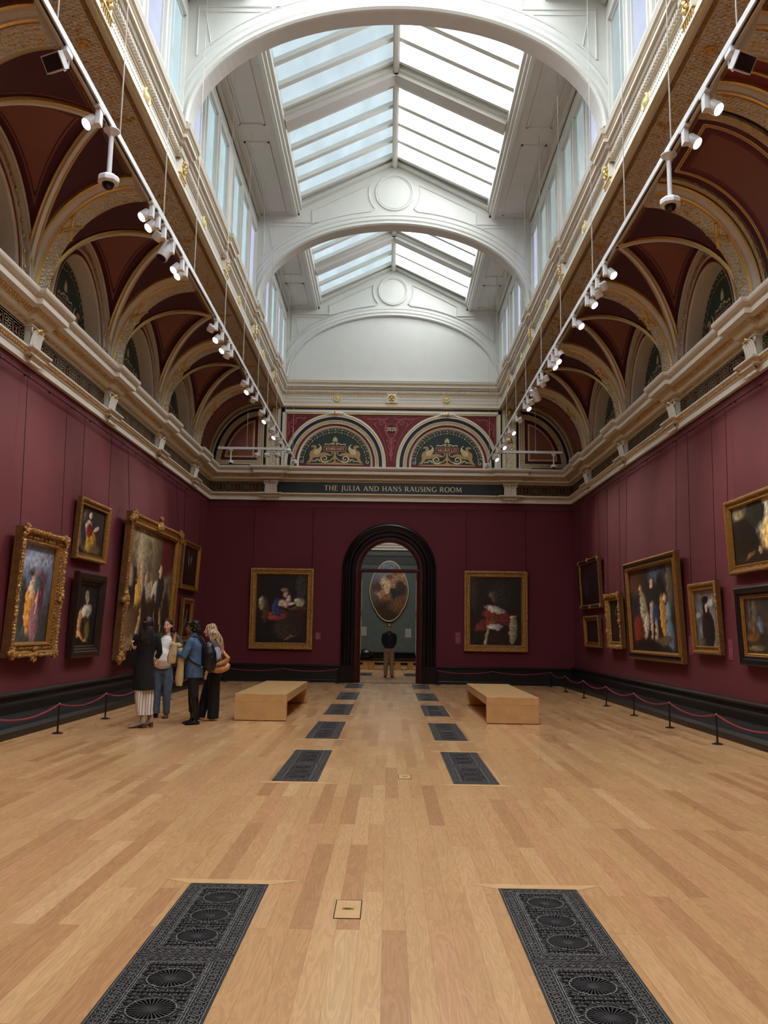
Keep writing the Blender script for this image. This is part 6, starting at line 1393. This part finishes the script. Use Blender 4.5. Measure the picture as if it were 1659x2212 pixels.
m = MB(); T(m, [(.15, .0, 1.81), (.15, .015, 1.785), (.15, .03, 1.74), (.15, .05, 1.67), (.15, .055, 1.60)], [(.04, .04), (.078, .07), (.088, .075), (.084, .055), (.05, .03)], BROWH, 14)
for sg in (-1, 1): T(m, [(.15 + sg * .03, -.05, 1.80), (.15 + sg * .072, -.02, 1.77), (.15 + sg * .084, .01, 1.70), (.15 + sg * .075, .03, 1.63)], [.018, .02, .018, .012], BROWH, 8)
m.ball((.15, .0, 1.735), .1, BROWH, 14, 8, (.84, .95, .865))
T(m, [(.17, .06, 1.62), (.21, .06, 1.60), (.25, .05, 1.60), (.26, .04, 1.56)], [.03, .035, .04, .02], BROWH, 8); organic(m, 'tied_hair', o, .008, 2)
m = MB(); m.tube([(.30, -.075, 1.53), (.295, -.10, 1.42), (.285, -.13, 1.33)], [(.024, .004)] * 3, TANL, 6, up=(0, 1, 0)); m.tube([(.30, -.075, 1.53), (.30, .02, 1.555), (.31, .1, 1.5), (.33, .13, 1.2)], [(.024, .004)] * 4, TANL, 6, up=(1, 0, 0))
m.build('bag_strap', label='tan bag strap over the shoulder of the person in the grey blazer', cat='strap', smooth=True).location = (-4.21, 16.05, 0)

# --- person in the denim shirt with backpack -------------------------------------------------------------------
o = empty('person', (-3.33, 15.02, 0), label='dark-haired person in a blue denim shirt and tall black boots, in profile', cat='person')
m = MB(); hc = (-.045, .02, 1.655)
body_core(m, (.0, 0, .93), (.02, 0, 1.30), (-.01, .01, 1.50), hc, None, [((-.02, -.14, 1.44), (-.13, -.20, 1.17), (-.28, -.16, 1.30)), ((.0, .15, 1.44), (-.1, .2, 1.18), (-.26, .1, 1.26))], [((-.01, -.06, .88), (-.02, -.05, .48), (.04, -.05, .09)), ((-.01, .07, .88), (-.06, .10, .48), (-.05, .12, .09))], SKIND)
P = head(m, hc, (-1, -.05, 0), SKIND); hand(m, (-.28, -.16, 1.30), (-.7, .2, .5), (-.3, -.5, .8), SKIND, 1.0, .8, 1); hand(m, (-.26, .1, 1.26), (-.8, -.3, .2), (-.2, 0, 1), SKIND, 1.0, .8, -1)
organic(m, 'body', o, .009, 3); face(P, o, smile=False)
m = MB(); T(m, [(-.01, 0, .80), (-.01, 0, .86), (.0, 0, 1.0), (.015, 0, 1.15), (.02, 0, 1.32), (.01, 0, 1.43), (-.0, .0, 1.50), (-.01, 0, 1.54)], [(.155, .155), (.158, .16), (.155, .16), (.145, .165), (.135, .18), (.11, .17), (.07, .09), (.06, .065)], DENIM, 22)
sleeve(m, [(.0, -.12, 1.46), (-.02, -.165, 1.42), (-.07, -.20, 1.30), (-.14, -.215, 1.17), (-.20, -.20, 1.20), (-.27, -.165, 1.28)], [.06, .075, .072, .07, .06, .045], DENIM)
sleeve(m, [(.0, .12, 1.46), (-.01, .16, 1.42), (-.07, .2, 1.28), (-.11, .2, 1.18), (-.24, .12, 1.25)], [.06, .07, .066, .062, .045], DENIM)
for a, b2 in (((-.05, -.05, 1.53), (.05, -.05, 1.56)), ((-.05, .05, 1.53), (.05, .05, 1.56))): T(m, [a, b2], [(.02, .03), (.02, .03)], DENIM, 8)
organic(m, 'denim_shirt', o, .011, 2)
m = MB(); T(m, [(-.01, -.0, .93), (-.01, .0, .80)], [(.14, .14), (.135, .14)], TROUB, 18); T(m, [(-.01, -.055, .85), (-.0, -.055, .65), (.01, -.05, .45)], [.1, .09, .075], TROUB); T(m, [(-.02, .07, .85), (-.04, .08, .65), (-.06, .10, .45), (-.055, .115, .2)], [.1, .09, .075, .07], TROUB); organic(m, 'black_trousers', o, .012, 3)
m = MB(); T(m, [(.012, -.05, .50), (.02, -.05, .40), (.03, -.05, .25), (.04, -.05, .12), (.045, -.05, .06)], [(.066, .062), (.068, .064), (.055, .053), (.045, .043), (.05, .045)], BLKB, 14); T(m, [(-.06, .10, .48), (-.055, .115, .25), (-.05, .12, .06)], [.066, .056, .05], BLKB, 14)
shoe(m, (.10, -.05, 0), (-.16, -.09, 0), BLKB, BLK, .085, .044, .015); shoe(m, (.0, .12, 0), (-.24, .08, 0), BLKB, BLK, .085, .044, .015); m.build('tall_black_boots', o, smooth=True)
m = MB(); T(m, [(-.03, .02, 1.775), (-.015, .02, 1.755), (-.0, .02, 1.70), (.015, .02, 1.63), (.02, .02, 1.565)], [(.045, .045), (.09, .088), (.098, .1), (.085, .09), (.05, .055)], BLKH, 16)
for i in range(26): a = i * 2.4; z = 1.60 + .0065 * i; m.ball((.01 + .085 * abs(math.cos(a)) * .9, .02 + .09 * math.sin(a), z), .026, BLKH, 7, 5)
for i in range(5): m.ball((-.10 + .01 * i, -.04 + .03 * i, 1.745 + .006 * (i % 2)), .024, BLKH, 7, 5)
organic(m, 'curly_hair', o, .008, 1)
bp = empty('backpack', (-3.33, 15.02, 0), label='black leather backpack worn by the person in the denim shirt', cat='backpack')
m = MB(); T(m, [(.215, -.02, .93), (.24, -.02, .97), (.26, -.02, 1.08), (.25, -.02, 1.22), (.22, -.02, 1.33), (.19, -.02, 1.39)], [(.03, .10), (.085, .13), (.10, .145), (.09, .14), (.065, .12), (.03, .08)], LEATHER, 18); organic(m, 'pack', bp, .012, 2)
m = MB(); T(m, [(.31, -.02, .98), (.335, -.02, 1.06), (.325, -.02, 1.16)], [(.03, .08), (.045, .10), (.03, .09)], LEATHER, 14); m.build('front_pocket', bp, smooth=True)
for yy in (-.13, .10):
    m = MB(); m.tube([(.17, yy * .8, 1.38), (.10, yy, 1.50), (.03, yy, 1.51), (-.06, yy * 1.1, 1.46)] + [(-.145, yy * .9, 1.34), (-.13, yy * 1.1, 1.22), (.0, yy * 1.35, 1.08), (.17, yy * .95, .98)], [(.018, .006)] * 8, LEATHER, 6, up=(0, 1, 0)); m.build('shoulder_strap', bp, smooth=True)
m = MB(); m.ball((.33, -.09, 1.155), .014, WIRE, 8, 5); m.ball((.165, -.145, .99), .012, WIRE, 8, 5); m.build('metal_fitting', bp, smooth=True)
m = MB()       # beige raincoat over the forearm
T(m, [(-.36, -.2, 1.04), (-.35, -.2, 1.15), (-.32, -.2, 1.28), (-.28, -.19, 1.355), (-.22, -.19, 1.36), (-.18, -.2, 1.33)], [(.065, .03), (.075, .045), (.06, .055), (.05, .06), (.045, .05), (.03, .03)], BEIGE, 14)
T(m, [(-.23, -.16, .66), (-.225, -.16, .80), (-.20, -.17, 1.0), (-.19, -.18, 1.15), (-.2, -.19, 1.30)], [(.055, .04), (.075, .05), (.06, .045), (.055, .045), (.05, .04)], BEIGE, 14)
for i in range(5): T(m, [(-.40 + .03 * i, -.235, 1.05), (-.38 + .03 * i, -.245, 1.2), (-.33 + .02 * i, -.235, 1.33)], [.012, .014, .008], BEIGE, 6)
oo = organic(m, 'draped_raincoat', None, .010, 2); oo.location = (-3.33, 15.02, 0); tag(oo, 'beige raincoat draped over the forearm of the person in the denim shirt', 'coat')

# --- blond person with the tan bag -------------------------------------------------------------------------------
o = empty('person', (-3.15, 15.72, 0), label='person with long blond hair, striped sleeve and wide black trousers, in profile', cat='person')
m = MB(); hc = (-.05, .0, 1.615)
body_core(m, (.03, 0, .93), (.03, 0, 1.28), (.0, .0, 1.47), hc, None, [((.06, -.15, 1.40), (.14, -.2, 1.14), (-.05, -.26, 1.06)), ((.0, .16, 1.40), (-.1, .2, 1.15), (-.2, .08, 1.1))], [((.03, -.06, .88), (.02, -.05, .48), (.01, -.04, .08)), ((.0, .07, .88), (-.14, .1, .48), (-.27, .1, .09))], SKINM)
P = head(m, hc, (-1, -.12, 0), SKINM); hand(m, (-.05, -.26, 1.06), (-1, 0, -.2), (-.1, -.6, .8), SKINM, 1.0, .9, 1); hand(m, (-.2, .08, 1.1), (-1, -.1, 0), (0, 0, 1), SKINM, 1.0, .8, -1)
organic(m, 'body', o, .009, 3); face(P, o, smile=False)
m = MB(); T(m, [(.03, 0, .92), (.03, 0, 1.05), (.03, 0, 1.28), (.02, 0, 1.40), (.0, 0, 1.47), (-.0, 0, 1.50)], [(.14, .14), (.135, .14), (.13, .17), (.11, .16), (.07, .08), (.05, .055)], TAUPEK, 20)
T(m, [(.04, -.13, 1.42), (.07, -.17, 1.37), (.10, -.19, 1.28)], [.06, .072, .068], TAUPEK); organic(m, 'knit_top', o, .012, 3)
m = MB(); T(m, [(.095, -.19, 1.30), (.12, -.205, 1.22), (.135, -.22, 1.13), (.08, -.235, 1.10), (.0, -.25, 1.07)], [.072, .075, .074, .062, .045], SHIRTS, 14); T(m, [(-.0, .15, 1.40), (-.08, .2, 1.22), (-.12, .19, 1.13), (-.18, .10, 1.1)], [.07, .068, .06, .045], SHIRTS, 14); m.build('striped_sleeve', o, smooth=True)
m = MB(); T(m, [(.03, 0, .98), (.03, 0, .80)], [(.135, .14), (.14, .145)], TROUB, 18); T(m, [(.04, -.06, .88), (.03, -.05, .6), (.015, -.04, .3), (.0, -.04, .04)], [.11, .11, .11, .105], TROUB); T(m, [(-.0, .07, .88), (-.10, .09, .6), (-.19, .1, .3), (-.25, .1, .05)], [.11, .10, .09, .08], TROUB); organic(m, 'wide_trousers', o, .013, 3)
m = MB(); shoe(m, (.03, -.06, 0), (-.18, -.09, 0), TANL, BROWNL, .05, .042); shoe(m, (-.26, .1, 0), (-.46, .07, 0), BROWNL, BLK, .06, .042); m.build('tan_shoes', o, smooth=True)
m = MB(); T(m, [(-.04, .0, 1.73), (-.03, .0, 1.715), (-.015, .0, 1.66), (.0, -.0, 1.58), (.02, -.01, 1.50), (.06, -.05, 1.42), (.11, -.09, 1.34)], [(.04, .04), (.085, .08), (.098, .1), (.09, .1), (.085, .09), (.07, .06), (.03, .03)], BLOND, 16)
for i in range(11):
    a = -.9 + i * .18; T(m, [(-.07 + .03 * i * .4, -.085 + .004 * i, 1.67), (-.04 + .018 * i, -.11, 1.56), (-.02 + .022 * i, -.125, 1.46), (.02 + .022 * i, -.14, 1.37 - .012 * i)], [.012, .018, .018, .006], BLOND, 6)
organic(m, 'blond_hair', o, .008, 1)
tb = empty('shoulder_bag', (-3.15, 15.72, 0), label='tan leather slouch bag at the hip of the blond person', cat='bag')
m = MB(); T(m, [(.04, -.27, .93), (.12, -.28, .915), (.22, -.28, .93), (.31, -.27, .97), (.35, -.26, 1.03)], [(.03, .05), (.06, .06), (.075, .065), (.065, .06), (.03, .03)], TANL, 14); T(m, [(.10, -.27, .98), (.2, -.27, 1.02), (.30, -.26, 1.08), (.335, -.26, 1.13), (.27, -.26, 1.2), (.235, -.25, 1.27)], [(.05, .04), (.085, .05), (.08, .045), (.07, .04), (.055, .03), (.02, .02)], TANL, 14); organic(m, 'bag_body', tb, .010, 2)
m = MB(); m.tube([(.235, -.25, 1.26), (.19, -.26, 1.37), (.12, -.23, 1.455), (.06, -.14, 1.47), (.10, -.03, 1.4), (.22, -.2, 1.2)], [(.012, .005)] * 6, TANL, 6, up=(0, 1, 0)); m.build('strap', tb, smooth=True)
m = MB(); m.tube([(.08, -.335, 1.02), (.16, -.345, .985), (.26, -.34, .995), (.31, -.32, 1.02)], .007, BLK, 6); m.build('zip', tb, smooth=True)
m = MB(); T(m, [(-.1, -.22, .74), (-.07, -.23, .86), (.0, -.25, .98), (.05, -.28, 1.1), (.03, -.29, 1.18), (-.0, -.27, 1.20)], [(.025, .02), (.03, .03), (.045, .035), (.06, .04), (.05, .035), (.03, .02)], BEIGE, 12); T(m, [(.06, -.29, 1.0), (.08, -.3, 1.08), (.1, -.3, 1.13)], [(.03, .03), (.05, .03), (.02, .02)], BEIGE, 10)
oo = organic(m, 'folded_jacket', None, .010, 2); oo.location = (-3.15, 15.72, 0); tag(oo, 'cream jacket hanging from the arm of the blond person above the tan bag', 'jacket')

# straighten the group: everything measured against the slightly leaning photograph
for ob in list(SC.objects):
    top = ob
    while top.parent is not None: top = top.parent
    if ob.type == 'MESH' and top.name.split('.')[0] in ('person', 'tote_bag', 'backpack', 'shoulder_bag', 'draped_raincoat', 'folded_jacket', 'bag_strap'):
        for v_ in ob.data.vertices: v_.co.x -= .05 * v_.co.z
# --- man standing in the room beyond --------------------------------------------------------------------------------
o = empty('person', (.03, 31.3, 0), label='man in a navy pullover and khaki trousers standing beyond the doorway', cat='person')
m = MB(); k = 1.05; hc = (0, 0, 1.79)
body_core(m, (0, 0, 1.03), (0, 0, 1.42), (0, 0, 1.64), hc, None, [((-.18, 0, 1.57), (-.225, .05, 1.27), (-.15, .14, 1.06)), ((.18, 0, 1.57), (.225, .05, 1.27), (.15, .14, 1.06))], [((-.09, 0, .97), (-.10, -.01, .52), (-.11, .02, .09)), ((.09, 0, .97), (.11, -.01, .52), (.11, .02, .09))], SKINM, k)
P = head(m, hc, (0, -1, 0), SKINM, 1.05, .22); hand(m, (-.14, .15, 1.05), (.6, .2, -.6), (0, 1, 0), SKINM, 1.05, .5, 1); hand(m, (.14, .15, 1.05), (-.6, .2, -.6), (0, 1, 0), SKINM, 1.05, .5, -1)
organic(m, 'body', o, .009, 3); face(P, o, 1.05, glasses=True, smile=False)
m = MB(); T(m, [(0, 0, 1.03), (0, 0, 1.08), (0, 0, 1.25), (0, 0, 1.45), (0, 0, 1.56), (0, 0, 1.63), (0, .0, 1.67)], [(.16, .115), (.175, .125), (.165, .12), (.20, .13), (.19, .115), (.10, .08), (.065, .06)], NAVY, 20)
for sg in (-1, 1): sleeve(m, [(sg * .13, 0, 1.57), (sg * .185, 0, 1.53), (sg * .22, .03, 1.40), (sg * .225, .06, 1.26), (sg * .15, .13, 1.10)], [.065, .075, .066, .06, .048], NAVY)
p_ = organic(m, 'navy_pullover', o, .012, 3)
m = MB(); m.bar((0, -.128, 1.60), (0, -.14, 1.48), .012, .006, WIRE, up=(0, 1, 0)); m.build('zip', p_)
m = MB(); T(m, [(0, .01, 1.64), (0, .005, 1.69)], [.068, .064], WTOP, 14); m.build('shirt_collar', o, smooth=True)
m = MB(); T(m, [(0, 0, 1.08), (0, 0, .90)], [(.155, .11), (.165, .12)], CHINO, 18)
for sg in (-1, 1): T(m, [(sg * .085, 0, .97), (sg * .095, 0, .75), (sg * .105, -.01, .5), (sg * .11, 0, .28), (sg * .112, .01, .05)], [.105, .1, .085, .075, .072], CHINO, 16)
organic(m, 'khaki_trousers', o, .012, 3)
m = MB()
for sg in (-1, 1): shoe(m, (sg * .10, .07, 0), (sg * .15, -.20, 0), BROWNL, BLK, .08, .05)
m.build('brown_shoes', o, smooth=True)
m = MB(); m.ball((0, .028, 1.835), .1, BROWH, 14, 8, (.83, .93, .87)); T(m, [(0, .03, 1.915), (0, .04, 1.90), (0, .055, 1.85), (0, .06, 1.78), (0, .05, 1.73)], [(.05, .05), (.075, .07), (.084, .06), (.08, .045), (.05, .02)], BROWH, 14); organic(m, 'short_hair', o, .008, 1)
